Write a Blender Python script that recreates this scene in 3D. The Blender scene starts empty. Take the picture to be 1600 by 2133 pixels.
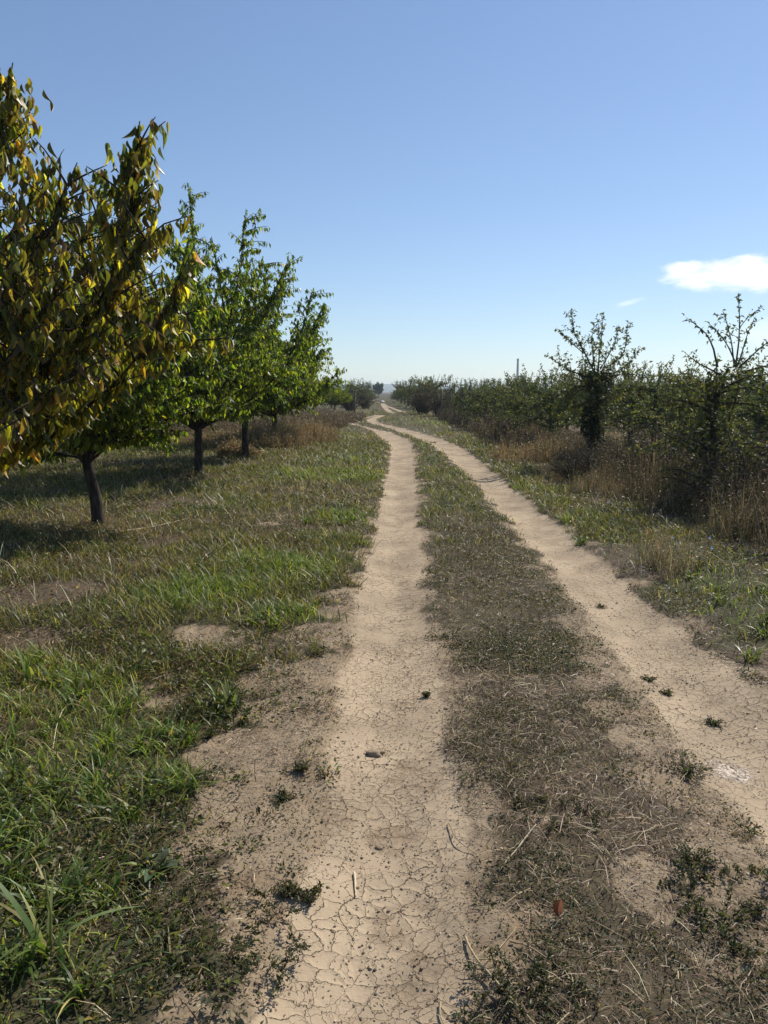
import bpy, math, random
import numpy as np
from math import radians as R

# ---------------------------------------------------------------- camera, world, sun, exposure
PITCH = R(8.9); F = 1600.0; EYE = 1.6
SUN_EL, SUN_AZ = R(43), R(42)            # azimuth measured from +Y towards +X
sc = bpy.context.scene
cam = bpy.data.cameras.new('camera'); camo = bpy.data.objects.new('camera', cam)
sc.collection.objects.link(camo); sc.camera = camo
cam.sensor_fit = 'HORIZONTAL'; cam.sensor_width = 36; cam.lens = 36 * F / 1600
cam.clip_start = 0.05; cam.clip_end = 20000
camo.location = (0, 0, EYE); camo.rotation_euler = (R(90) - PITCH, 0, 0)

world = bpy.data.worlds.new("World"); sc.world = world; world.use_nodes = True
SUN_DIR = (math.cos(SUN_EL) * math.sin(SUN_AZ), math.cos(SUN_EL) * math.cos(SUN_AZ), math.sin(SUN_EL))
sl = bpy.data.lights.new('sun', 'SUN'); slo = bpy.data.objects.new('sun', sl); sc.collection.objects.link(slo)
sl.energy = 5.0; sl.angle = R(0.53); sl.color = (1.0, 0.93, 0.82)
from mathutils import Vector
slo.rotation_euler = Vector(SUN_DIR).to_track_quat('Z', 'Y').to_euler()
sc.view_settings.view_transform = 'Standard'; sc.view_settings.look = 'None'
sc.view_settings.exposure = 0.3; sc.view_settings.gamma = 1.0
sc.render.engine = 'CYCLES'
sc.cycles.max_bounces = 6; sc.cycles.diffuse_bounces = 3; sc.cycles.transmission_bounces = 4
sc.cycles.transparent_max_bounces = 4; sc.cycles.volume_bounces = 0
sc.cycles.use_denoising = True

def nd(nt, t, **kw):
    n = nt.nodes.new(t)
    for k, v in kw.items():
        if k.startswith('i_'): n.inputs[k[2:].replace('_', ' ')].default_value = v
        else: setattr(n, k, v)
    return n

def build_world():
    nt = world.node_tree; nt.nodes.clear(); L = nt.links.new
    out = nd(nt, 'ShaderNodeOutputWorld'); bg = nd(nt, 'ShaderNodeBackground')
    sky = nd(nt, 'ShaderNodeTexSky', sky_type='NISHITA')
    sky.sun_disc = False; sky.sun_elevation = SUN_EL; sky.sun_rotation = SUN_AZ
    sky.altitude = 200; sky.air_density = 1.0; sky.dust_density = 0.12; sky.ozone_density = 1.5
    hs = nd(nt, 'ShaderNodeHueSaturation'); hs.inputs['Saturation'].default_value = 1.0
    wb = nd(nt, 'ShaderNodeVectorMath', operation='MULTIPLY'); L(sky.outputs[0], wb.inputs[0]); wb.inputs[1].default_value = (.86, .965, 1.14); gm = nd(nt, 'ShaderNodeGamma'); gm.inputs[1].default_value = .85; L(wb.outputs[0], gm.inputs[0]); L(gm.outputs[0], hs.inputs['Color'])
    # a low bank of fair-weather cloud, fixed in the sky by direction
    tc = nd(nt, 'ShaderNodeTexCoord'); sep = nd(nt, 'ShaderNodeSeparateXYZ'); L(tc.outputs['Generated'], sep.inputs[0])
    at = nd(nt, 'ShaderNodeMath', operation='ARCTAN2'); L(sep.outputs[0], at.inputs[0]); L(sep.outputs[1], at.inputs[1])
    asn = nd(nt, 'ShaderNodeMath', operation='ARCSINE'); L(sep.outputs[2], asn.inputs[0])
    cb = nd(nt, 'ShaderNodeCombineXYZ'); L(at.outputs[0], cb.inputs[0]); L(asn.outputs[0], cb.inputs[1])
    def noise(scale, sx, sy, detail=6):
        mp = nd(nt, 'ShaderNodeMapping'); mp.inputs['Scale'].default_value = (sx, sy, 1); L(cb.outputs[0], mp.inputs[0])
        n = nd(nt, 'ShaderNodeTexNoise'); n.inputs['Scale'].default_value = scale; n.inputs['Detail'].default_value = detail
        n.inputs['Roughness'].default_value = 0.6; L(mp.outputs[0], n.inputs['Vector']); return n.outputs[0]
    n1 = noise(16, 1, 2.2, 8)
    def blob(a0, e0, ra, re, k, thr=0.0, soft=0.35, tilt=0.0):
        # 1 - (da/ra)^2 - (de/re)^2 + noise
        m = lambda op, a, b=None: _m(op, a, b)
        def _m(op, a, b):
            q = nd(nt, 'ShaderNodeMath', operation=op)
            for i, v in enumerate((a, b)):
                if v is None: continue
                if isinstance(v, (int, float)): q.inputs[i].default_value = v
                else: L(v, q.inputs[i])
            return q.outputs[0]
        da = m('SUBTRACT', at.outputs[0], a0); de = m('SUBTRACT', m('SUBTRACT', asn.outputs[0], e0), m('MULTIPLY', da, tilt))
        d2 = m('ADD', m('POWER', m('DIVIDE', m('ABSOLUTE', da), ra), 2.0), m('POWER', m('DIVIDE', m('ABSOLUTE', de), re), 2.0))
        v = m('ADD', m('SUBTRACT', 1.0, d2), m('MULTIPLY', m('SUBTRACT', n1, 0.5), k))
        mr = nd(nt, 'ShaderNodeMapRange', interpolation_type='SMOOTHSTEP'); L(v, mr.inputs[0])
        mr.inputs[1].default_value = thr; mr.inputs[2].default_value = thr + soft
        return mr.outputs[0]
    def ang(px, py):
        u = (px - 800) / F; v = (1066.5 - py) / F
        d = Vector((u, math.cos(PITCH) + v * math.sin(PITCH), -math.sin(PITCH) + v * math.cos(PITCH))).normalized()
        return math.atan2(d.x, d.y), math.asin(d.z)
    a, e = ang(1600, 568); a2, e2 = ang(1315, 629); a3, e3 = ang(1660, 700); a4, e4 = ang(1450, 560)
    masks = [(blob(a, e, 0.125, 0.024, 3.0, 0.0, 1.0), .95), (blob(a4, e4, 0.045, 0.012, 2.0, 0.2, 1.0), 0.55),
             (blob(a2, e2, 0.024, 0.0045, 2.4, 0.2, 1.2, 0.25), 0.4), (blob(a3, e3, 0.10, 0.03, 2.5, 0.1, 1.2), 0.35)]
    col = hs.outputs[0]
    for mk_, st in masks:
        mu = nd(nt, 'ShaderNodeMath', operation='MULTIPLY'); L(mk_, mu.inputs[0]); mu.inputs[1].default_value = st
        mx = nd(nt, 'ShaderNodeMix', data_type='RGBA'); L(mu.outputs[0], mx.inputs[0]); L(col, mx.inputs[6])
        mx.inputs[7].default_value = (8.6, 8.8, 9.0, 1); col = mx.outputs[2]
    L(col, bg.inputs[0]); bg.inputs[1].default_value = 0.115; L(bg.outputs[0], out.inputs[0])
build_world()

# ---------------------------------------------------------------- geometry of the view
def ray(px, py):
    u = (px - 800) / F; v = (1066.5 - py) / F
    return np.array([u, math.cos(PITCH) + v * math.sin(PITCH), -math.sin(PITCH) + v * math.cos(PITCH)])
def G(px, py):
    d = ray(px, py); t = -EYE / d[2]; return np.array([d[0] * t, d[1] * t])
def P(px, py, Y):
    d = ray(px, py); t = Y / d[1]; return np.array([d[0] * t, Y, EYE + d[2] * t])

# ---------------------------------------------------------------- numpy noise
def _h(ix, iy, s):
    n = (ix.astype(np.int64) * 374761393 + iy.astype(np.int64) * 668265263 + s * 1442695041) & 0x7fffffff
    n = (n ^ (n >> 13)) * 1274126177 & 0x7fffffff
    n = (n ^ (n >> 16)) & 0x7fffffff
    return (n % 100003) / 100003.0
def vn(x, y, s=0):
    ix = np.floor(x); iy = np.floor(y); fx = x - ix; fy = y - iy
    fx = fx * fx * (3 - 2 * fx); fy = fy * fy * (3 - 2 * fy)
    a = _h(ix, iy, s); b = _h(ix + 1, iy, s); c = _h(ix, iy + 1, s); d = _h(ix + 1, iy + 1, s)
    return (a * (1 - fx) + b * fx) * (1 - fy) + (c * (1 - fx) + d * fx) * fy
def fbm(x, y, f=1.0, o=4, s=0):
    v = 0; a = 0.5; t = 0
    for i in range(o):
        v = v + a * vn(x * f + 17.3 * i, y * f - 9.1 * i, s + i); t += a; a *= 0.5; f *= 2.03
    return v / t
def ss(a, b, x):
    t = np.clip((x - a) / (b - a), 0, 1); return t * t * (3 - 2 * t)

# ---------------------------------------------------------------- wheel ruts, from where they run on the ground
def from_rows(rows):
    c = []; w = []
    for y, x0, x1 in rows:
        a = G(x0, y); b = G(x1, y); c.append((a + b) / 2); w.append(np.linalg.norm(b - a) / 2)
    return c, w
L_rows = [(2133, 540, 1000), (2000, 590, 985), (1900, 615, 970), (1800, 645, 960), (1700, 665, 950), (1600, 683, 940), (1500, 702, 925),
          (1400, 714, 908), (1300, 737, 893), (1200, 760, 880), (1100, 781, 873), (1040, 794, 868), (1000, 802, 866), (970, 810, 865), (945, 815, 864), (928, 812, 858)]
R_rows = [(2133, 2010, 2420), (1900, 1760, 2090), (1800, 1655, 1950), (1700, 1560, 1820), (1600, 1455, 1700), (1500, 1385, 1620), (1400, 1325, 1525), (1300, 1240, 1420),
          (1200, 1168, 1290), (1100, 1082, 1172), (1000, 986, 1050), (950, 932, 990)]
cl, wl = from_rows(L_rows); cr, wr = from_rows(R_rows)
for px, py, w in [(825, 915, .42), (806, 904, .38), (791, 897, .25), (776, 893, .16), (750, 887, .08), (728, 881, .16), (724, 877, .2), (745, 872.5, .16), (770, 868, .12), (788, 865, .16)]:
    cl.append(G(px, py)); wl.append(w)
for px, py, w in [(930, 927, .38), (898, 914, .36), (862, 902, .34), (838, 894.5, .3), (812, 888.5, .28), (792, 884, .27), (777, 879, .27), (773, 873.5, .27), (783, 868.5, .26), (800, 865, .16)]:
    cr.append(G(px, py)); wr.append(w)
cl.insert(0, np.array([-.02, 0.6])); wl.insert(0, .26); cr.insert(0, np.array([1.72, 0.4])); wr.insert(0, .26)
cl.insert(0, np.array([-.02, -9])); wl.insert(0, .26); cr.insert(0, np.array([1.72, -9])); wr.insert(0, .26)
def plist(pts, w): return [G(a, b) for a, b in pts], [w] * len(pts)
c3, w3 = plist([(817, 861), (811, 857), (805, 852), (800, 847.5), (798, 844), (797, 840)], .24)
c4, w4 = plist([(845, 859), (832, 855.5), (820, 851), (808, 847), (801, 843), (797.5, 840)], .22)
def pdist(x, y, c, w):
    best = np.full(x.shape, 1e9); 
    for i in range(len(c) - 1):
        a = c[i]; b = c[i + 1]; ab = b - a; l2 = ab @ ab
        t = np.clip(((x - a[0]) * ab[0] + (y - a[1]) * ab[1]) / l2, 0, 1)
        d = np.hypot(x - a[0] - t * ab[0], y - a[1] - t * ab[1]) - (w[i] + (w[i + 1] - w[i]) * t)
        best = np.minimum(best, d)
    return best
yl = np.array([p[1] for p in cl[:18]]); xl = np.array([p[0] for p in cl[:18]])
yr = np.array([p[1] for p in cr[:14]]); xr = np.array([p[0] for p in cr[:14]])
SPOTS_BARE = [(460, 1325, .42), (345, 1445, .25), (560, 1420, .25), (520, 1560, .3), (600, 1700, .3), (560, 1830, .22), (1405, 1850, .25), (1120, 1905, .1),
              (1340, 1545, .2), (1230, 1420, .15), (1000, 2000, .14), (1500, 2000, .12), (1000, 1880, .08), (1260, 1480, .15), (500, 1960, .08), (1420, 1640, .2), (1120, 1700, .05),(560, 1090, .2)]
SPOTS_BARE = [(*G(a, b), r) for a, b, r in SPOTS_BARE]
SPOTS_DRY = [(60, 1330, .3), (1320, 1190, .45), (1370, 1300, .45), (300, 1130, .4), (1150, 1010, .6), (1240, 1040, .6), (900, 1190, .4), (1000, 1150, .5), (100, 1240, .5), (560, 1100, .6), (330, 1050, .9), (1560, 1380, .3)]
SPOTS_DRY = [(*G(a, b), r) for a, b, r in SPOTS_DRY]
SPOTS_LUSH = [(520, 1170, .4), (430, 1235, .55), (610, 1185, .55), (600, 1285, .35), (100, 1930, .4), (60, 1650, .45), (250, 1600, .4), (720, 1080, .6), (1530, 1220, .5), (1130, 1090, .5), (1070, 1010, .8),
              (1560, 1290, .4), (150, 1480, .5), (30, 1420, .5), (950, 880, 3.5), (770, 960, 1.6), (700, 990, 1.5)]
SPOTS_LUSH = [(*G(a, b), r) for a, b, r in SPOTS_LUSH]
SPOTS_SCUFF = [(*G(a, b), r) for a, b, r in [(850, 1585, .16), (880, 1610, .12), (820, 1720, .13), (700, 1700, .1), (850, 1900, .16), (890, 2000, .16), (780, 1640, .06), (1330, 1480, .16), (1420, 1640, .2), (1480, 1720, .2), (1560, 1830, .2), (960, 1560, .1), (640, 1600, .15), (650, 1480, .14), (840, 1350, .1), (1010, 1960, .08), (740, 2090, .05), (1250, 1350, .1), (1180, 1240, .1)]]
def spots(x, y, L):
    v = np.zeros(x.shape)
    for a, b, r in L:
        d = np.hypot(x - a, (y - b)) / r; v = np.maximum(v, 1 - ss(.45, 1.25, d))
    return v
def fields(x, y):
    """rut, bare, green, dry - all 0..1 - and the side of the track"""
    x = np.asarray(x, float); y = np.asarray(y, float)
    dl = pdist(x, y, cl, wl); dr = pdist(x, y, cr, wr)
    far = y > 50
    df = np.full(x.shape, 1e9)
    if far.any(): df[far] = np.minimum(pdist(x[far], y[far], c3, w3), pdist(x[far], y[far], c4, w4))
    n = fbm(x, y, 3.0, 4, 5) - .5; n2 = fbm(x, y, .9, 4, 11) - .5; n3 = fbm(x, y, 9.0, 3, 21) - .5
    XL = np.interp(y, yl, xl); XR = np.interp(y, yr, xr)
    left = x < XL; right = x > XR; mid = ~(left | right)
    dm = np.minimum(np.minimum(dl, dr), df)
    rut = 1 - ss(-.05, .07, dm + n * .16 + n3 * .05)
    mL = np.interp(y, [0, 1.8, 2.3, 3.2, 4.0, 5.0, 6.5, 9, 30], [.0, .03, .32, .40, .32, .18, .05, .0, -.03])
    mM = np.interp(y, [0, 2, 4, 7, 12], [.1, .1, .08, .04, .02]); mMr = np.interp(y, [0, 2, 3, 5, 7, 10], [.22, .26, .28, .18, .08, .03])
    mR = np.interp(y, [0, 4, 6, 9], [.06, .04, .02, -.02])
    b = np.zeros(x.shape)
    b = np.where(left, 1 - ss(-.15, .22, dl - mL + n * 1.0 + n3 * .5), b)
    b = np.where(mid, np.maximum(1 - ss(-.1, .16, dl - mM + n * .45 + n3 * .2), 1 - ss(-.14, .2, dr - mMr + n * .6 + n3 * .25)), b)
    b = np.where(right, 1 - ss(-.1, .16, dr - mR + n * .5 + n3 * .2), b)
    sb = spots(x, y, SPOTS_BARE)
    bare = np.clip(np.maximum(np.maximum(rut, b * .95), ss(.35, .95, sb * .85 + n * 1.3 + n3 * .9)), 0, 1)
    dry = np.clip(spots(x, y, SPOTS_DRY) + n * .7, 0, 1)
    rowl = np.exp(-((x + 3.6) / .9) ** 2) * (y > 5)
    dry = np.clip(dry + rowl * .12 * (n2 * 2 + .8), 0, 1)
    dry = np.where(mid, np.clip(np.interp(y, [0, 3, 6, 9, 14], [.68, .6, .42, .2, .05]) + n2 * 1.7, 0, 1), dry)
    dry = np.where(right, np.clip(dry + ss(2.6, 4.2, x - 0 * y) * (y > 6) * .6, 0, 1), dry)
    dry = np.where(left, np.clip(dry + (.1 + n2 * 1.6) * np.interp(y, [3, 6, 9], [.5, 1, 1]), 0, 1), dry)
    n4 = fbm(x, y, 1.7, 5, 71) - .5
    dry = np.where(mid, dry, np.clip(dry + ss(.03, .2, n4) * .4, 0, 1))
    green = np.clip(1 - dry + n2 * .8, 0, 1); green = np.maximum(green, np.clip(spots(x, y, SPOTS_LUSH) * 1.2 + n * .5, 0, 1) * .95)
    green = green * (1 - bare); 
    side = np.where(left, -1, np.where(right, 1, 0))
    return dict(rut=rut, bare=bare, dry=dry * (1 - rut), green=green, side=side, dl=dl, dr=dr, df=df, dm=dm)
def height(x, y, f=None):
    f = f or fields(x, y)
    dl, dr = f['dl'], f['dr']
    near = 1 - ss(20, 60, y)
    z = -0.055 * (1 - ss(-.25, .18, dl)) * near - 0.065 * (1 - ss(-.25, .2, dr)) * near
    z = z + (fbm(x, y, .25, 3, 40) - .5) * .16 * np.clip(y / 20, .2, 1) * (1 - f['rut'] * .7)
    z = z + (fbm(x, y, 2.2, 4, 50) - .5) * .07 * near * (.35 + .65 * (1 - f['rut']))
    z = z + (fbm(x, y, 14, 3, 60) - .5) * .018 * (1 - ss(6, 12, y)) * (.45 + .55 * (1 - f['rut']))
    # tyre-tread ripple along the left rut
    XL = np.interp(y, yl, xl)
    z = z + .007 * np.sin(y * 2 * math.pi / .07 + np.abs(x - XL - .08) * 20) * np.exp(-((x - XL - .10) / .07) ** 2) * (1 - ss(7, 10, y)) * ss(3.2, 4.2, y)
    # far side rise of the field
    return z

# ---------------------------------------------------------------- mesh making
def tag(o, label=None, cat=None, group=None, kind=None):
    if label: o['label'] = label
    if cat: o['category'] = cat
    if group: o['group'] = group
    if kind: o['kind'] = kind
    return o
def mk(name, V, Fq, mat, C=None, parent=None, smooth=False, attrs=None, hidden=False):
    V = np.asarray(V, np.float32).reshape(-1, 3); Fq = np.asarray(Fq, np.int32).reshape(-1, 4)
    me = bpy.data.meshes.new(name); me.vertices.add(len(V)); me.vertices.foreach_set('co', V.ravel())
    me.loops.add(Fq.size); me.loops.foreach_set('vertex_index', Fq.ravel())
    me.polygons.add(len(Fq)); me.polygons.foreach_set('loop_start', np.arange(0, Fq.size, 4, dtype=np.int32))
    if smooth: me.polygons.foreach_set('use_smooth', np.ones(len(Fq), bool))
    me.update(calc_edges=True)
    if C is not None:
        a = me.attributes.new('col', 'FLOAT_COLOR', 'POINT')
        c = np.ones((len(V), 4), np.float32); c[:, :3] = C; a.data.foreach_set('color', c.ravel())
    for k, v in (attrs or {}).items():
        a = me.attributes.new(k, 'FLOAT', 'POINT'); a.data.foreach_set('value', np.asarray(v, np.float32))
    me.materials.append(mat)
    o = bpy.data.objects.new(name, me); sc.collection.objects.link(o)
    if parent: o.parent = parent
    return o
def empty(name, loc, rz=0, s=1):
    o = bpy.data.objects.new(name, None); sc.collection.objects.link(o)
    o.location = loc; o.rotation_euler = (0, 0, rz); o.scale = (s, s, s); o.empty_display_size = .2; return o
class MB:
    def __init__(s): s.V = []; s.F = []; s.C = []; s.n = 0
    def add(s, V, Fq, C=None):
        V = np.asarray(V, float).reshape(-1, 3); s.V.append(V); s.F.append(np.asarray(Fq, int).reshape(-1, 4) + s.n); s.n += len(V)
        s.C.append(np.broadcast_to(np.asarray(C if C is not None else (1, 1, 1), float), (len(V), 3)))
    def build(s, name, mat, parent=None, smooth=False):
        return mk(name, np.vstack(s.V), np.vstack(s.F), mat, np.vstack(s.C), parent, smooth)
def norm(v): return v / (np.linalg.norm(v, axis=-1, keepdims=True) + 1e-9)
def tube(mb, pts, rad, sides=6, col=None, cap=True):
    pts = np.asarray(pts, float); k = len(pts); rad = np.broadcast_to(np.asarray(rad, float), (k,))
    if cap:
        pts = np.vstack([pts, pts[-1] + (pts[-1] - pts[-2]) * .01]); rad = np.append(rad, rad[-1] * .05); k += 1
    t = norm(np.gradient(pts, axis=0)); m = np.abs(norm((pts[-1] - pts[0])[None]))[0]
    ref = np.eye(3)[int(np.argmin(m))]
    a = norm(np.cross(t, ref)); b = np.cross(t, a)
    th = np.arange(sides) * 2 * math.pi / sides
    V = pts[:, None] + rad[:, None, None] * (a[:, None] * np.cos(th)[None, :, None] + b[:, None] * np.sin(th)[None, :, None])
    i = np.arange(k - 1)[:, None]; j = np.arange(sides)[None]
    q = np.stack([i * sides + j, i * sides + (j + 1) % sides, (i + 1) * sides + (j + 1) % sides, (i + 1) * sides + j], -1)
    mb.add(V, q, col)
# leaf templates: columns x (width), y (length), z (normal)
def leaf_t(st, fold, curl):
    V = []; Fq = []
    for t, w in st:
        z = -curl * t * t
        V += [(-w, t, z + fold * w), (0, t, z), (w, t, z + fold * w)]
    for i in range(len(st) - 1):
        a = 3 * i; Fq += [(a, a + 1, a + 4, a + 3), (a + 1, a + 2, a + 5, a + 4)]
    return np.array(V, float), np.array(Fq)
LEAF_HI = leaf_t([(0, .01), (.12, .01), (.22, .28), (.42, .5), (.62, .46), (.82, .24), (1, .01)], .45, .35)
LEAF_MID = leaf_t([(0, .02), (.3, .42), (.6, .42), (1, .02)], .4, .35)
LEAF_LO = (np.array([(0, 0, 0), (.45, .42, .14), (0, 1, -.25), (-.45, .42, .14), (0, .45, -.03)]), np.array([(0, 1, 2, 4), (0, 4, 2, 3)]))
LEAF_Q = (np.array([(0, 0, 0), (.5, .45, .05), (0, 1, -.1), (-.5, .45, .05)]), np.array([(0, 1, 2, 3)]))
def leaves(tmpl, pos, d, nrm, ln, wd, col):
    """arrays -> V, F, C"""
    T, Fq = tmpl; n = len(pos); d = norm(d); x = norm(np.cross(d, nrm)); z = np.cross(x, d)
    V = pos[:, None] + T[None, :, 0, None] * x[:, None] * wd[:, None, None] + T[None, :, 1, None] * d[:, None] * ln[:, None, None] + T[None, :, 2, None] * z[:, None] * ln[:, None, None]
    Q = Fq[None] + (np.arange(n) * len(T))[:, None, None]
    return V.reshape(-1, 3), Q.reshape(-1, 4), np.repeat(col, len(T), 0)
def blades(rng, pos, h, w, lean, curl, col, seg=3, az=None, tipcol=None):
    n = len(pos); az = rng.uniform(0, 2 * math.pi, n) if az is None else az
    d = np.stack([np.cos(az), np.sin(az), 0 * az], 1); tw = az + math.pi / 2 + rng.normal(0, .5, n)
    s = np.stack([np.cos(tw), np.sin(tw), rng.normal(0, .15, n)], 1)
    t = np.linspace(0, 1, seg + 1); V = []
    for k in t:
        hor = lean * k + curl * k * k; up = k * np.sqrt(np.clip(1 - (lean * .7) ** 2, .05, 1)) - curl * .55 * k ** 2.6
        c = pos + d * (h * hor)[:, None]; c[:, 2] += h * np.maximum(up, .02 * k)
        wk = w * (1 - k ** 1.8) * (.75 + .5 * min(k * 3, 1)) + .0003
        V += [c - s * wk[:, None] / 2, c + s * wk[:, None] / 2]
    V = np.stack(V, 1); m = 2 * (seg + 1)
    q = np.array([(2 * i, 2 * i + 1, 2 * i + 3, 2 * i + 2) for i in range(seg)])
    Q = (q[None] + (np.arange(n) * m)[:, None, None]).reshape(-1, 4)
    C = np.repeat(col[:, None], m, 1)
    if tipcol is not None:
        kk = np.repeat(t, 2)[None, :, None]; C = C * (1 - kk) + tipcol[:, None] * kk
    return V.reshape(-1, 3), Q, C.reshape(-1, 3)
def pick(rng, n, pal, jit=.18):
    """palette [(weight, (r,g,b)), ...] -> n colours with jitter"""
    w = np.array([p[0] for p in pal], float); w /= w.sum(); c = np.array([p[1] for p in pal], float)
    i = rng.choice(len(pal), n, p=w); return np.clip(c[i] * np.exp(rng.normal(0, jit, (n, 1))) * np.exp(rng.normal(0, jit * .3, (n, 3))), 0, .9)

# ---------------------------------------------------------------- materials
def foliage_mat(name, trans=.4, gloss=.5, rough=.38, tint=(1.25, 1.35, .6)):
    m = bpy.data.materials.new(name); m.use_nodes = True; nt = m.node_tree; nt.nodes.clear(); L = nt.links.new
    out = nd(nt, 'ShaderNodeOutputMaterial'); at = nd(nt, 'ShaderNodeAttribute', attribute_name='col')
    tc = nd(nt, 'ShaderNodeTexCoord'); no = nd(nt, 'ShaderNodeTexNoise'); no.inputs['Scale'].default_value = 60; no.inputs['Detail'].default_value = 2
    L(tc.outputs['Object'], no.inputs['Vector'])
    mr = nd(nt, 'ShaderNodeMapRange'); L(no.outputs[0], mr.inputs[0]); mr.inputs[3].default_value = .7; mr.inputs[4].default_value = 1.3
    mu = nd(nt, 'ShaderNodeVectorMath', operation='SCALE'); L(at.outputs['Color'], mu.inputs[0]); L(mr.outputs[0], mu.inputs['Scale'])
    pb = nd(nt, 'ShaderNodeBsdfPrincipled'); L(mu.outputs[0], pb.inputs['Base Color']); pb.inputs['Roughness'].default_value = rough
    pb.inputs['Specular IOR Level'].default_value = gloss
    if trans > 0:
        tr = nd(nt, 'ShaderNodeBsdfTranslucent'); m2 = nd(nt, 'ShaderNodeVectorMath', operation='MULTIPLY'); L(mu.outputs[0], m2.inputs[0]); m2.inputs[1].default_value = tint
        L(m2.outputs[0], tr.inputs[0]); mx = nd(nt, 'ShaderNodeMixShader'); mx.inputs[0].default_value = trans
        L(pb.outputs[0], mx.inputs[1]); L(tr.outputs[0], mx.inputs[2]); L(mx.outputs[0], out.inputs[0])
    else: L(pb.outputs[0], out.inputs[0])
    return m
def bark_mat(name, c1, c2, scale=18, bump=.6):
    m = bpy.data.materials.new(name); m.use_nodes = True; nt = m.node_tree; L = nt.links.new; pb = nt.nodes['Principled BSDF']
    tc = nd(nt, 'ShaderNodeTexCoord'); mp = nd(nt, 'ShaderNodeMapping'); mp.inputs['Scale'].default_value = (1, 1, .35); L(tc.outputs['Object'], mp.inputs[0])
    no = nd(nt, 'ShaderNodeTexNoise'); no.inputs['Scale'].default_value = scale; no.inputs['Detail'].default_value = 6; L(mp.outputs[0], no.inputs['Vector'])
    cr_ = nd(nt, 'ShaderNodeValToRGB'); L(no.outputs[0], cr_.inputs[0]); cr_.color_ramp.elements[0].position = .35; cr_.color_ramp.elements[1].position = .7
    cr_.color_ramp.elements[0].color = (*c1, 1); cr_.color_ramp.elements[1].color = (*c2, 1); L(cr_.outputs[0], pb.inputs['Base Color'])
    bp = nd(nt, 'ShaderNodeBump'); bp.inputs['Strength'].default_value = bump; bp.inputs['Distance'].default_value = .01; L(no.outputs[0], bp.inputs['Height']); L(bp.outputs[0], pb.inputs['Normal'])
    pb.inputs['Roughness'].default_value = .9; pb.inputs['Specular IOR Level'].default_value = .15; return m
M_LEAF = foliage_mat('cherry_leaf', .6, .4, .38, (2.0, 2.1, .5))
M_APPLE = foliage_mat('apple_leaf', .38, .22, .5, (1.5, 1.5, .6))
M_GRASS = foliage_mat('grass_blade', .4, .28, .42, (1.5, 1.5, .55))
M_DRY = foliage_mat('dry_plant', .25, .12, .5, (1.1, 1.0, .8))
M_STRAW = foliage_mat('straw', .1, .15, .45, (1, 1, 1))
M_BARK = bark_mat('cherry_bark', (.018, .013, .011), (.065, .052, .046))
M_APBARK = bark_mat('apple_bark', (.03, .024, .02), (.12, .10, .08))
M_POST = bark_mat('weathered_wood', (.06, .05, .045), (.2, .18, .16), 30)

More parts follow.
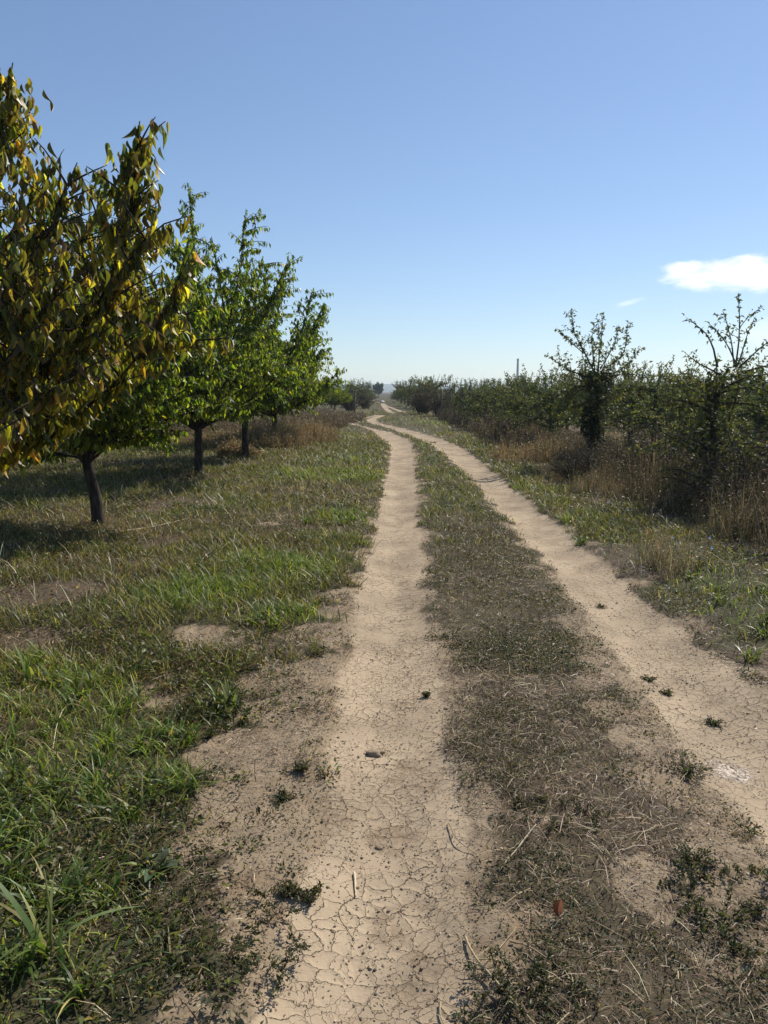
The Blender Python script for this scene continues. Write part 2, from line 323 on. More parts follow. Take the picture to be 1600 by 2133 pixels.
def ground_mat():
    m = bpy.data.materials.new('clay_soil'); m.use_nodes = True; nt = m.node_tree; L = nt.links.new; pb = nt.nodes['Principled BSDF']
    pb.inputs['Roughness'].default_value = .95; pb.inputs['Specular IOR Level'].default_value = .15
    geo = nd(nt, 'ShaderNodeNewGeometry'); pos = geo.outputs['Position']
    def attr(n): return nd(nt, 'ShaderNodeAttribute', attribute_name=n).outputs['Fac']
    rut, bare, green, dry, chalk, scf = [attr(k) for k in ('rut', 'bare', 'green', 'dry', 'chalk', 'scuff')]
    def noise(s, d=5, r=.55, v=pos):
        n = nd(nt, 'ShaderNodeTexNoise'); n.inputs['Scale'].default_value = s; n.inputs['Detail'].default_value = d; n.inputs['Roughness'].default_value = r; L(v, n.inputs['Vector']); return n
    def math_(op, a, b=None, c=None):
        q = nd(nt, 'ShaderNodeMath', operation=op)
        for i, v in enumerate((a, b, c)):
            if v is None: continue
            if isinstance(v, (int, float)): q.inputs[i].default_value = v
            else: L(v, q.inputs[i])
        return q.outputs[0]
    def mr(v, a, b, c=0, d=1, sm=True):
        q = nd(nt, 'ShaderNodeMapRange', interpolation_type='SMOOTHSTEP' if sm else 'LINEAR'); L(v, q.inputs[0])
        for i, k in enumerate((a, b, c, d)): q.inputs[i + 1].default_value = k
        return q.outputs[0]
    def mix(f, a, b):
        q = nd(nt, 'ShaderNodeMix', data_type='RGBA')
        if isinstance(f, (int, float)): q.inputs[0].default_value = f
        else: L(f, q.inputs[0])
        for i, v in ((6, a), (7, b)):
            if isinstance(v, tuple): q.inputs[i].default_value = (*v, 1)
            else: L(v, q.inputs[i])
        return q.outputs[2]
    n_big = noise(1.3, 5).outputs[0]; n_mid = noise(7, 6, .6).outputs[0]; n_fine = noise(45, 6, .7).outputs[0]; n_grit = noise(260, 3, .7).outputs[0]
    n_rim = noise(3.1, 6, .6).outputs[0]
    # cracks: warped voronoi borders
    wv = noise(9, 4, .6).outputs['Color']; w2 = noise(38, 3, .6).outputs['Color']
    def warp(wn, amt, base):
        s = nd(nt, 'ShaderNodeVectorMath', operation='SUBTRACT'); L(wn, s.inputs[0]); s.inputs[1].default_value = (.5, .5, .5)
        k = nd(nt, 'ShaderNodeVectorMath', operation='SCALE'); L(s.outputs[0], k.inputs[0]); k.inputs['Scale'].default_value = amt
        a = nd(nt, 'ShaderNodeVectorMath', operation='ADD'); L(base, a.inputs[0]); L(k.outputs[0], a.inputs[1]); return a.outputs[0]
    p2 = warp(w2, .022, warp(wv, .09, pos))
    def vor(s, width_lo, width_hi):
        v = nd(nt, 'ShaderNodeTexVoronoi', feature='DISTANCE_TO_EDGE', voronoi_dimensions='2D'); v.inputs['Scale'].default_value = s; L(p2, v.inputs['Vector'])
        return v.outputs['Distance'], mr(v.outputs['Distance'], width_lo, width_hi, 1, 0)
    d1, k1 = vor(13.5, .004, .022); d2, k2 = vor(29, .008, .034)
    wn = mr(noise(5.7, 4).outputs[0], .3, .7, .35, 1.9, False); k1 = mr(math_('DIVIDE', d1, wn), .003, .024, 1, 0); hold1 = mr(noise(3.3, 3).outputs[0], .36, .6); hold2 = mr(noise(5.1, 3).outputs[0], .47, .62)
    cr1 = math_('MULTIPLY', k1, hold1); cr2 = math_('MULTIPLY', math_('MULTIPLY', k2, hold2), .65)
    crack = math_('MAXIMUM', cr1, cr2)
    cr_area = math_('MAXIMUM', mr(rut, .2, .8), math_('MULTIPLY', mr(bare, .4, .9), mr(n_rim, .48, .62)))
    crack = math_('MULTIPLY', crack, cr_area)
    # colours
    clay = mix(n_mid, (.36, .277, .184), (.435, .342, .235)); clay = mix(mr(n_big, .4, .68), clay, (.29, .225, .152))
    loam = mix(n_fine, (.15, .105, .065), (.33, .245, .155)); 
    soil = mix(mr(math_('ADD', rut, math_('MULTIPLY', math_('SUBTRACT', n_mid, .5), .7)), .25, .75), mix(mr(n_rim, .33, .52), loam, mix(n_fine, (.21, .16, .106), (.345, .268, .18))), clay)
    # scuffed, darker crumbled earth in irregular patches
    scuff = math_('MULTIPLY', mr(noise(2.4, 7, .65).outputs[0], .54, .68), mr(n_fine, .35, .6))
    soil = mix(math_('MULTIPLY', scuff, .75), soil, (.17, .125, .08))
    sc2 = mr(math_('ADD', scf, math_('MULTIPLY', math_('SUBTRACT', noise(8, 8, .75).outputs[0], .5), 3.6)), .55, 1.5)
    soil = mix(math_('MULTIPLY', sc2, .75), soil, mix(n_fine, (.11, .08, .052), (.30, .22, .14)))
    soil = mix(math_('MULTIPLY', mr(n_grit, .62, .75), .5), soil, (.2, .15, .1)); soil = mix(math_('MULTIPLY', mr(n_grit, .3, .2), .4), soil, (.55, .44, .31))
    soil = mix(math_('MULTIPLY', crack, .8), soil, (.10, .07, .045))
    thatch = mix(n_fine, (.04, .03, .022), (.15, .11, .075)); thatch = mix(math_('MULTIPLY', mr(n_grit, .5, .68), .6), thatch, (.22, .165, .105))
    turf = mix(n_fine, (.025, .028, .014), (.085, .08, .042)); veg = mix(math_('MULTIPLY', green, .85), thatch, turf)
    f = math_('ADD', bare, math_('MULTIPLY', math_('SUBTRACT', n_fine, .5), .9))
    col = mix(mr(f, .3, .75), veg, soil)
    ch = mr(math_('ADD', chalk, math_('MULTIPLY', math_('SUBTRACT', n_fine, .5), 2.2)), .75, 1.0)
    col = mix(math_('MULTIPLY', ch, .7), col, (.66, .57, .49))
    L(col, pb.inputs['Base Color'])
    h = math_('ADD', math_('MULTIPLY', n_fine, .35), math_('MULTIPLY', n_grit, .12)); h = math_('ADD', h, math_('MULTIPLY', n_mid, .5))
    rough_amt = mr(rut, 0, 1, 1.0, .45)
    h = math_('SUBTRACT', math_('MULTIPLY', h, rough_amt), math_('MULTIPLY', crack, .7))
    # gentle curling up of the clay plates towards their edges
    h = math_('ADD', h, math_('MULTIPLY', math_('MULTIPLY', mr(d1, 0, .25, .12, 0), cr_area), hold1))
    h = math_('ADD', h, math_('MULTIPLY', ch, .15))
    bp = nd(nt, 'ShaderNodeBump'); bp.inputs['Strength'].default_value = 1; bp.inputs['Distance'].default_value = .018; L(h, bp.inputs['Height']); L(bp.outputs[0], pb.inputs['Normal'])
    return m
M_GROUND = ground_mat()

# ---------------------------------------------------------------- ground sheet, split where the wheel tracks run
def build_ground():
    ys = [-14, -10, -7, -5, -3.5, -2.2, -1.2, -.5, 0.1, .5]
    y = .8
    while y < 45: ys.append(y); y *= 1.0085
    while y < 140: ys.append(y); y *= 1.012
    while y < 3600: ys.append(y); y *= 1.05
    ys = np.array(ys); n = 760
    s = np.linspace(-1, 1, n); s = np.sign(s) * (np.abs(s) * .62 + .38 * np.abs(s) ** 4)
    w = 3.2 + 1.15 * np.maximum(ys, 0)
    X = s[None] * w[:, None]; Y = np.repeat(ys[:, None], n, 1)
    x, y = X.ravel(), Y.ravel(); f = fields(x, y); z = height(x, y, f)
    z = np.where(y > 200, z * np.clip(1 - (y - 200) / 400, 0, 1), z)
    cx, cy = G(1530, 1580); chalk = np.exp(-(((x - cx) / .17) ** 2 + ((y - cy) / .2) ** 2))
    scuff = np.clip(spots(x, y, SPOTS_SCUFF) * 1.1, 0, 1)
    V = np.stack([x, y, z], 1)
    i = np.arange(len(ys) - 1)[:, None]; j = np.arange(n - 1)[None]; a = (i * n + j)
    Q = np.stack([a, a + 1, a + n + 1, a + n], -1).reshape(-1, 4)
    fc = lambda k: f[k][Q].mean(1)
    rutf = fc('rut') > .5; lf = rutf & (fc('dl') < fc('dr')) & (fc('df') > 1); rf = rutf & ~lf
    farf = y[Q].mean(1) > 62
    at = dict(rut=f['rut'], bare=f['bare'], green=f['green'], dry=f['dry'], chalk=chalk, scuff=scuff)
    def part(name, sel, label):
        q = Q[sel]; u, inv = np.unique(q, return_inverse=True)
        o = mk(name, V[u], inv.reshape(-1, 4), M_GROUND, None, None, True, {k: v[u] for k, v in at.items()})
        return tag(o, label, 'ground' if name == 'ground' else 'dirt track', None, 'structure')
    part('ground', ~rutf, 'flat clay orchard ground under grass, thatch and bare soil')
    part('dirt_track', lf, 'left wheel rut of pale cracked clay running up the middle')
    part('dirt_track', rf, 'right wheel rut of pale cracked clay curving in from the right edge')
build_ground()

# ---------------------------------------------------------------- ground vegetation (nobody could count it)
rng = np.random.default_rng(7)
def scatter(n, y0, y1, fn, mx=1.6, pw=1.0, x0=None, x1=None):
    """n tries, uniform in area (pw=1) between y0 and y1 inside the view plus a margin; fn(x, y, f) = chance to keep"""
    u = rng.uniform(0, 1, n); y = (y0 ** (pw + 1) + u * (y1 ** (pw + 1) - y0 ** (pw + 1))) ** (1 / (pw + 1))
    x = rng.uniform(-1, 1, n) * (.54 * y + mx)
    if x0 is not None:
        k = (x > x0) & (x < x1); x = x[k]; y = y[k]
    f = fields(x, y); p = fn(x, y, f); k = rng.uniform(0, 1, len(x)) < p
    x = x[k]; y = y[k]; f = {a: b[k] for a, b in f.items()}
    return np.stack([x, y, height(x, y, f)], 1), f
GREENS = [(5, (.088, .108, .034)), (3, (.13, .15, .044)), (3, (.055, .068, .026)), (1.3, (.18, .18, .07)), (2, (.27, .23, .13))]
DARKG = [(5, (.04, .052, .022)), (3, (.062, .076, .03)), (2, (.085, .085, .04)), (2.5, (.11, .08, .052))]
STRAW = [(2.2, (.36, .275, .165)), (3, (.225, .16, .095)), (6, (.11, .076, .046)), (.6, (.54, .44, .3))]
BROWNS = [(4, (.14, .105, .075)), (3, (.20, .155, .11)), (2, (.08, .062, .045)), (1, (.33, .27, .19))]
GOLD = [(4, (.33, .25, .14)), (3, (.24, .17, .10)), (2, (.48, .37, .2)), (2, (.13, .13, .05))]

def grow_grass():
    G_ = MB()
    def layer(n, y0, y1, hs, ws, dens, seg=3, pal=GREENS, lean=(.1, .6), curl=(.1, .7), tip=True):
        p, f = scatter(n, y0, y1, dens); m = len(p)
        clump = .55 + .9 * fbm(p[:, 0], p[:, 1], 2.5, 3, 77)
        h = rng.uniform(hs[0], hs[1], m) * clump * (.5 + .6 * f['green']); w = rng.uniform(ws[0], ws[1], m)
        c = pick(rng, m, pal); lushn = spots(p[:, 0], p[:, 1], SPOTS_LUSH)[:, None]
        c = c * (1 + .55 * lushn * np.array([.5, 1.0, -.2])); dryk = (f['dry'] * .8 + .2 * (1 - f['green']) + rng.uniform(0, 1, m) > 1.0)[:, None]
        c = np.where(dryk, pick(rng, m, STRAW) * .8, c)
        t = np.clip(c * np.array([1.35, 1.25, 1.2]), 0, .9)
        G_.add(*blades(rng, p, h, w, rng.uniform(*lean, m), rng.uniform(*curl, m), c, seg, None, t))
    L_ = lambda x, y, f: f['green'] * (f['side'] < 0) * (1 - f['bare'])
    R_ = lambda x, y, f: f['green'] * (f['side'] > 0) * (1 - f['bare'])
    A_ = lambda x, y, f: (f['green'] * .8 + .25) * (1 - f['bare']) * np.where(f['side'] == 0, .55, 1)
    # near left, then near right, then mid and far
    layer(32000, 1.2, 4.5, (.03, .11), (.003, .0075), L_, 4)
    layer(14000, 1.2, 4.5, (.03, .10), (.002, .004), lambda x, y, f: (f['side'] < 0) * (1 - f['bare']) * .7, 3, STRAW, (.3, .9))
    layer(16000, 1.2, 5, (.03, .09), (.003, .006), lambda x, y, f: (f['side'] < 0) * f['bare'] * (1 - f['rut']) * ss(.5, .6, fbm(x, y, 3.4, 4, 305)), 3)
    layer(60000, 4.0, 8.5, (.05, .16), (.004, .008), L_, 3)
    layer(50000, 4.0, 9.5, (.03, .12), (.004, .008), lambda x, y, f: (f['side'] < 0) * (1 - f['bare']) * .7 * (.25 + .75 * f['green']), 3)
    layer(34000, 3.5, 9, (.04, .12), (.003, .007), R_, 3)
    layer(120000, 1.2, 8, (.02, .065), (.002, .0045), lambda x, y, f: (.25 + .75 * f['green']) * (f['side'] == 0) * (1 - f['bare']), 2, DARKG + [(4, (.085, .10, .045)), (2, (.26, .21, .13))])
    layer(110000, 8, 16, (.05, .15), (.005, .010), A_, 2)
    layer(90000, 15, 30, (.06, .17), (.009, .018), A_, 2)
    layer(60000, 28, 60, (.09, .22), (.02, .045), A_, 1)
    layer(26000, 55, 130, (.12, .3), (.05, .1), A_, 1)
    # tufts of broad lush blades
    T = []
    for cx, cy, r in SPOTS_LUSH:
        if cy > 12: continue
        k = int((11 if cx < 0 else 5) * r / .4)
        for _ in range(k):
            a = rng.uniform(0, 6.28); q = r * rng.uniform(0, 1) ** .6; T.append((cx + q * math.cos(a), cy + q * math.sin(a)))
    for px, py in [(440, 1490), (470, 1450), (395, 1540), (520, 1300), (300, 1330), (210, 1270), (760, 1130), (1470, 1350), (1560, 1370), (1210, 1130), (120, 1150), (60, 1160), (330, 1650), (200, 1700),
                   (90, 1780), (30, 1830), (180, 1840), (270, 1700), (370, 1620), (40, 2020), (160, 2080), (300, 1560), (20, 1550), (90, 1530), (240, 1490), (330, 1400)]:
        T.append(tuple(G(px, py)))
    T = np.array(T); T = T[fields(T[:, 0], T[:, 1])['rut'] < .3]; nb = 26
    c = np.repeat(T, nb, 0) + rng.normal(0, .025, (len(T) * nb, 2)); sz = np.repeat(rng.uniform(.6, 1.2, len(T)), nb); m = len(c)
    p = np.stack([c[:, 0], c[:, 1], height(c[:, 0], c[:, 1])], 1)
    col = pick(rng, m, [(4, (.09, .14, .03)), (3, (.14, .19, .042)), (3, (.05, .078, .022)), (1, (.2, .19, .08)), (.3, (.3, .26, .1))])
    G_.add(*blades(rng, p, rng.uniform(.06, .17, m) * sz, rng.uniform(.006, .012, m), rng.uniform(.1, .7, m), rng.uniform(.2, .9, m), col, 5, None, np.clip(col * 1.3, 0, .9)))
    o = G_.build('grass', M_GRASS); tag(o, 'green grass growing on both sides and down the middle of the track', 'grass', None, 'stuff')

    # prostrate broadleaf weeds: tiny leaves close to the soil
    W = MB()
    def weeds(n, y0, y1, sz, dens, pal=DARKG, hh=.05):
        p, f = scatter(n, y0, y1, dens); m = len(p)
        pat = ss(.42, .6, fbm(p[:, 0], p[:, 1], 2.2, 4, 91) + .25 * (fbm(p[:, 0], p[:, 1], 9, 2, 92) - .5)); k = rng.uniform(0, 1, m) < pat; p = p[k]; m = len(p)
        p[:, 2] += rng.uniform(0, 1, m) ** 1.5 * hh
        d = rng.normal(0, 1, (m, 3)) * [1, 1, .5] + [0, 0, .35]; nr = rng.normal(0, .6, (m, 3)) + [0, 0, 1]; ln = rng.uniform(sz[0], sz[1], m)
        W.add(*leaves(LEAF_LO, p, d, nr, ln, ln * rng.uniform(.4, .7, m), pick(rng, m, pal)))
    weeds(330000, 1.2, 5, (.007, .016), lambda x, y, f: (1 - f['rut']) * np.where(f['side'] < 0, .6, .9) * np.clip(1.15 - f['bare'], 0.16, 1))
    weeds(90000, 1.2, 6, (.007, .018), lambda x, y, f: (1 - f['rut']) * f['bare'] * ss(.49, .58, fbm(x, y, 2.6, 5, 391)) * .8, DARKG, .04)
    weeds(120000, 1.2, 6, (.006, .015), lambda x, y, f: (1 - f['rut']) * f['bare'] * ss(.5, .62, fbm(x, y, 4.5, 4, 191)) * .9, [(3, (.09, .065, .045)), (2, (.14, .10, .07)), (2, (.06, .07, .035))], .02)
    weeds(90000, 1.2, 5, (.015, .035), lambda x, y, f: (1 - f['bare']) * (f['side'] < 0) * .8, GREENS + DARKG, .08)
    weeds(190000, 4.5, 11, (.012, .028), lambda x, y, f: (1 - f['bare']) * .8)
    weeds(80000, 10, 25, (.03, .06), lambda x, y, f: (1 - f['bare']) * .8, DARKG + [(2, (.1, .14, .04))], .1)
    weeds(60000, 4, 12, (.02, .045), lambda x, y, f: (1 - f['bare']) * (f['side'] != 0) * .6, GREENS, .10)
    # little plants rooted singly on the soil
    p, f = scatter(2600, 1.4, 7, lambda x, y, f: (1 - f['rut']) * f['bare'] * (.25 + .75 * ss(.42, .6, fbm(x, y, 1.8, 3, 93)))); m = len(p); k = 34; q = np.repeat(p, k, 0); sz = np.repeat(rng.uniform(.012, .05, m), k)
    a = rng.uniform(0, 6.28, m * k); rr = sz * rng.uniform(0, 1, m * k) ** .7; q[:, 0] += np.cos(a) * rr; q[:, 1] += np.sin(a) * rr; q[:, 2] += rng.uniform(0, .5, m * k) * (sz * 1.1 - rr * .5).clip(0.002)
    ln = sz * rng.uniform(.2, .45, m * k) + .004; d = np.stack([np.cos(a), np.sin(a), rng.uniform(0, .9, m * k)], 1) + rng.normal(0, .3, (m * k, 3)); cc = np.repeat(pick(rng, m, DARKG + [(2, (.14, .10, .065)), (1, (.09, .12, .035))]), k, 0) * np.exp(rng.normal(0, .15, (m * k, 1)))
    W.add(*leaves(LEAF_LO, q, d, rng.normal(0, .5, (m * k, 3)) + [0, 0, 1], ln, ln * .5, cc))
    o = W.build('weeds', M_GRASS); tag(o, 'low dark broadleaf weeds spread over the soil', 'weeds', None, 'stuff')

    # straw litter and dead grass mat
    S = MB()
    def litter(n, y0, y1, ln, wd, dens, up=.25, pal=STRAW, base=0.004, curlv=.25):
        p, f = scatter(n, y0, y1, dens); m = len(p); p[:, 2] += base + rng.uniform(0, 1, m) ** 2 * .02
        L0 = rng.uniform(*ln, m); az = rng.uniform(0, 6.28, m); el = np.abs(rng.normal(0, up, m)); w = rng.uniform(*wd, m)
        d = np.stack([np.cos(az) * np.cos(el), np.sin(az) * np.cos(el), np.sin(el)], 1)
        s = np.stack([-np.sin(az), np.cos(az), rng.normal(0, .4, m)], 1); s = norm(s) * w[:, None] / 2
        b = s / w[:, None] * L0[:, None] * rng.normal(0, curlv, m)[:, None]; mid = p + d * L0[:, None] * .5 + b * .5; mid[:, 2] += L0 * .03; end = p + d * L0[:, None]; end[:, 2] = np.maximum(end[:, 2] - L0 * .12, p[:, 2] - .002)
        V = np.stack([p - s, p + s, mid - s, mid + s, end - s * .5, end + s * .5], 1)
        q = np.array([(0, 1, 3, 2), (2, 3, 5, 4)]); Q = (q[None] + (np.arange(m) * 6)[:, None, None]).reshape(-1, 4)
        S.add(V.reshape(-1, 3), Q, np.repeat(pick(rng, m, pal), 6, 0))
    D = lambda x, y, f: (f['dry'] * .9 + .12) * (1 - .85 * f['bare']) * (1 - f['rut'])
    litter(130000, 1.2, 4.2, (.015, .06), (.0010, .0024), lambda x, y, f: D(x, y, f) * np.where(f['side'] == 0, 1, .5))
    litter(110000, 4, 9, (.02, .07), (.002, .0035), lambda x, y, f: D(x, y, f) * np.where(f['side'] == 0, 1, .5))
    litter(50000, 8.5, 20, (.04, .12), (.004, .008), D, .4)
    litter(9000, 1.2, 5, (.06, .16), (.0014, .003), lambda x, y, f: D(x, y, f) * .8, .15, [(2, (.46, .37, .24)), (3, (.27, .2, .13))], .006, .13)
    litter(60000, 1.2, 6, (.006, .022), (.0012, .003), lambda x, y, f: f['bare'] * (1 - f['rut'] * .93) * .8, .1, BROWNS + STRAW, .001)
    cl_ = lambda x, y: ss(.48, .6, fbm(x, y, 5, 4, 211))
    litter(150000, 1.2, 6, (.008, .03), (.0012, .003), lambda x, y, f: f['bare'] * (1 - f['rut']) * cl_(x, y) * .95, .2, BROWNS + STRAW + [(4, (.09, .062, .045))], .001)
    litter(38000, 2, 11, (.03, .09), (.002, .004), lambda x, y, f: (f['side'] < 0) * (1 - f['bare']) * .8, .4, STRAW)
    litter(60000, 1.2, 5, (.004, .012), (.002, .006), lambda x, y, f: f['bare'] * (.25 + fbm(x, y, 3, 3, 5) * .5), .1, [(3, (.13, .09, .06)), (1, (.35, .27, .18))], .0005)
    # standing dead stalks
    p, f = scatter(16000, 1.4, 9, lambda x, y, f: (1 - f['bare']) * (.2 + .5 * f['dry'])); m = len(p); c = pick(rng, m, STRAW)
    S.add(*blades(rng, p, rng.uniform(.05, .13, m), rng.uniform(.0015, .003, m), rng.uniform(.1, .9, m), rng.uniform(0, .4, m), c, 2))
    p, f = scatter(16000, 5, 18, lambda x, y, f: (1 - f['bare']) * (f['side'] != 0) * .35); m = len(p); c = pick(rng, m, [(3, (.45, .38, .24)), (1, (.6, .55, .4))])
    S.add(*blades(rng, p, rng.uniform(.10, .28, m), rng.uniform(.003, .006, m), rng.uniform(.1, .6, m), rng.uniform(.1, .7, m), c, 3))
    o = S.build('dry_grass', M_STRAW); tag(o, 'brown thatch and pale straw litter lying on the soil', 'dry grass', None, 'stuff')
grow_grass()
def crumbs():
    p, f = scatter(90000, 1.3, 6, lambda x, y, f: f['bare'] * (.12 + .88 * ss(.5, .62, fbm(x, y, 3.7, 4, 411))) * np.where(f['rut'] > .5, .35, 1)); m = len(p); s0 = rng.uniform(0, 1, m) ** 3 * .007 + .0012
    T = np.array([(1, 0, 0), (0, 1, 0), (-1, 0, 0), (0, -1, 0), (.5, .4, .8), (-.5, .5, .7), (-.45, -.5, .75), (.5, -.45, .65)]); Fq = np.array([(0, 1, 5, 4), (1, 2, 6, 5), (2, 3, 7, 6), (3, 0, 4, 7), (4, 5, 6, 7)])
    a = rng.uniform(0, 6.28, m); c, s_ = np.cos(a), np.sin(a); V = T[None] * s0[:, None, None] * rng.uniform(.6, 1.3, (m, 8, 1)); X = V[..., 0] * c[:, None] - V[..., 1] * s_[:, None]; Y = V[..., 0] * s_[:, None] + V[..., 1] * c[:, None]
    V = np.stack([X, Y, V[..., 2] * .8], -1) + p[:, None]; Q = (Fq[None] + (np.arange(m) * 8)[:, None, None]).reshape(-1, 4); col = pick(rng, m, [(3, (.30, .235, .16)), (3, (.2, .15, .1)), (1, (.42, .35, .25))])
    tag(mk('soil_crumbs', V.reshape(-1, 3), Q, M_STRAW, np.repeat(col, 8, 0)), 'loose crumbs of dry earth scattered over the ruts', 'soil', None, 'stuff')
crumbs()

def tall_weeds():
    """brown dried weeds and golden grass standing along the tree rows"""
    B = MB(); Gd = MB()
    def stand(mb, n, cx, cy, rx, ry, hh, pal, leafy=6, w=(.004, .008), ls=(.012, .03)):
        a = rng.uniform(0, 6.28, n); r = np.sqrt(rng.uniform(0, 1, n)); x = cx + np.cos(a) * r * rx; y = cy + np.sin(a) * r * ry
        k = pdist(x, y, cr, wr) > .3; x = x[k]; y = y[k]; n = len(x)
        fl = fbm(x, y, 1.3, 3, 33); h = rng.uniform(hh[0], hh[1], n) * (.45 + 1.1 * fl) * (1.1 - .5 * r[k] ** 2); p = np.stack([x, y, height(x, y)], 1)
        c = pick(rng, n, pal); lean = rng.uniform(0, .35, n); az = rng.uniform(0, 6.28, n)
        mb.add(*blades(rng, p, h, rng.uniform(*w, n), lean, rng.uniform(0, .25, n), c, 3, az))
        if leafy:
            t = rng.uniform(.2, 1, (n, leafy)); q = np.repeat(p[:, None], leafy, 1)
            q[..., 0] += np.cos(az)[:, None] * h[:, None] * (lean[:, None] * t); q[..., 1] += np.sin(az)[:, None] * h[:, None] * (lean[:, None] * t); q[..., 2] += h[:, None] * t * .95
            q = q.reshape(-1, 3) + rng.normal(0, .03, (n * leafy, 3)); m = len(q); ln = rng.uniform(*ls, m)
            mb.add(*leaves(LEAF_Q, q, rng.normal(0, 1, (m, 3)) + [0, 0, .4], rng.normal(0, 1, (m, 3)), ln, ln * .5, pick(rng, m, pal)))
    # right-hand front row, continuous belt
    for y in np.arange(6.0, 24, .9):
        sc_ = 1 + y / 18; x = 4.45 + rng.uniform(-.2, .3) + (0.25 if y < 9 else 0)
        stand(B, int(620 / sc_), x, y, .95, .8, (.2, .8), BROWNS + [(3, (.06, .07, .03)), (2, (.10, .12, .04))], 7, (.004 * sc_, .007 * sc_), (.012 * sc_, .028 * sc_))
    for y in np.arange(24, 50, 1.6): stand(B, 260, 4.4 + rng.uniform(-.3, .3), y, 1.1, 1.2, (.4, 1.0), BROWNS + [(3, (.06, .075, .03))], 7, (.012, .02), (.04, .07))
    for px, py, r, h in [(1120, 925, 1.1, .9), (1150, 960, .8, .6), (1060, 960, .8, .45)]:
        x, y = G(px, py); stand(Gd, 800, x, y, r, r * 1.3, (.1, h), GOLD, 5, (.006, .011), (.02, .05))
    for px, py in [(1180, 1000), (1290, 1010), (1400, 1030), (1500, 1050), (1330, 1190), (1250, 1030), (1340, 1040), (1560, 1120), (1590, 1060), (1430, 1060)]:
        x, y = G(px, py); stand(Gd, 620, x, y, .5, .4, (.15, .45), [(4, (.42, .34, .2)), (3, (.3, .23, .14)), (2, (.16, .12, .08))] + [(3, (.1, .13, .05))], 2, (.003, .006))
    # left: golden grass round the fourth trunk and the brown drift beyond it
    for x, y, rx, ry, h in [(-3.2, 22.5, 1.0, 1.5, .8), (-2.6, 25, 1.1, 2.0, .8), (-3.9, 23, 1.2, 2, .5), (-5.5, 25, 1.6, 2, .4), (-3.6, 19, .5, .5, .4)]:
        stand(Gd, 1500, x, y, rx, ry, (.35 * h, h), GOLD, 4, (.008, .014), (.03, .06))
    for x, y, rx, ry, h in [(-4.0, 33, 1.6, 4, .7), (-2.9, 37, 1.2, 4, .65), (-3.8, 43, 2.0, 6, .75), (-2.4, 44, 1.2, 5, .45), (-6.5, 30, 2, 4, .6)]:
        stand(B, 2400, x, y, rx, ry, (.4 * h, h), [(4, (.19, .145, .10)), (3, (.26, .2, .135)), (2, (.11, .085, .06)), (2, (.09, .11, .045))], 5, (.012, .022), (.04, .09))
    stand(B, 900, -1.6, 46, .8, 5, (.15, .4), BROWNS, 4, (.02, .04), (.04, .09))
    o = B.build('dry_weeds', M_DRY); tag(o, 'brown dried weeds standing along the orchard edges', 'dry weeds', None, 'stuff')
    o = Gd.build('golden_grass', M_DRY); tag(o, 'tall golden dead grass beside the tree rows', 'dry grass', None, 'stuff')
tall_weeds()

# ---------------------------------------------------------------- trees
def bez(p0, p1, p2, n):
    t = np.linspace(0, 1, n)[:, None]; return (1 - t) ** 2 * p0 + 2 * t * (1 - t) * p1 + t * t * p2
def jit(r, pts, a):
    q = pts.copy(); q[1:] += np.cumsum(r.normal(0, a, (len(pts) - 1, 3)), 0) * .6; return q
def lateral(r, wood, P0, d, L, rad, store, spacing, drop=.35, sides=4, col=None):
    """side shoot that bends down a little; its leaves go into store"""
    d = d / np.linalg.norm(d); n = max(4, int(L / .12) + 2)
    end = P0 + d * L; end[2] -= L * L * drop * .5; midp = P0 + d * L * .55; midp[2] += L * .05
    pts = jit(r, bez(P0, midp, end, n), L * .012); tube(wood, pts, np.linspace(rad, rad * .35, n), sides, col)
    leaf_along(r, pts, store, spacing); return pts
def leaf_along(r, pts, store, spacing, t0=.1):
    seg = np.linalg.norm(np.diff(pts, axis=0), axis=1); cum = np.append(0, np.cumsum(seg)); L = cum[-1]; m = max(2, int(L / spacing))
    s = np.sort(r.uniform(t0 * L, L, m)); s[-1] = L
    q = np.stack([np.interp(s, cum, pts[:, k]) for k in range(3)], 1); tan = norm(np.stack([np.gradient(pts, axis=0)[:, k] for k in range(3)], 1))
    tq = np.stack([np.interp(s, cum, tan[:, k]) for k in range(3)], 1); store.append(np.hstack([q, tq]))
def leaves_from(r, store, tmpl, ln, wr_, pal, droop=1.0, spread=.7, out=.3, mb=None, keep=1.0):
    A = np.vstack(store)
    if keep < 1: A = A[r.uniform(0, 1, len(A)) < keep]
    n = len(A); p = A[:, :3]; t = A[:, 3:]
    d = t * out + r.normal(0, spread, (n, 3)); d[:, 2] -= droop; d = norm(d)
    nr = r.normal(0, 1, (n, 3)); nr[:, 2] += .6; l = r.uniform(*ln, n)
    off = norm(r.normal(0, 1, (n, 3))) * (l * .18)[:, None]
    mb = mb or MB(); mb.add(*leaves(tmpl, p + off, d, nr, l, l * r.uniform(*wr_, n), pick(r, n, pal, .22))); return mb

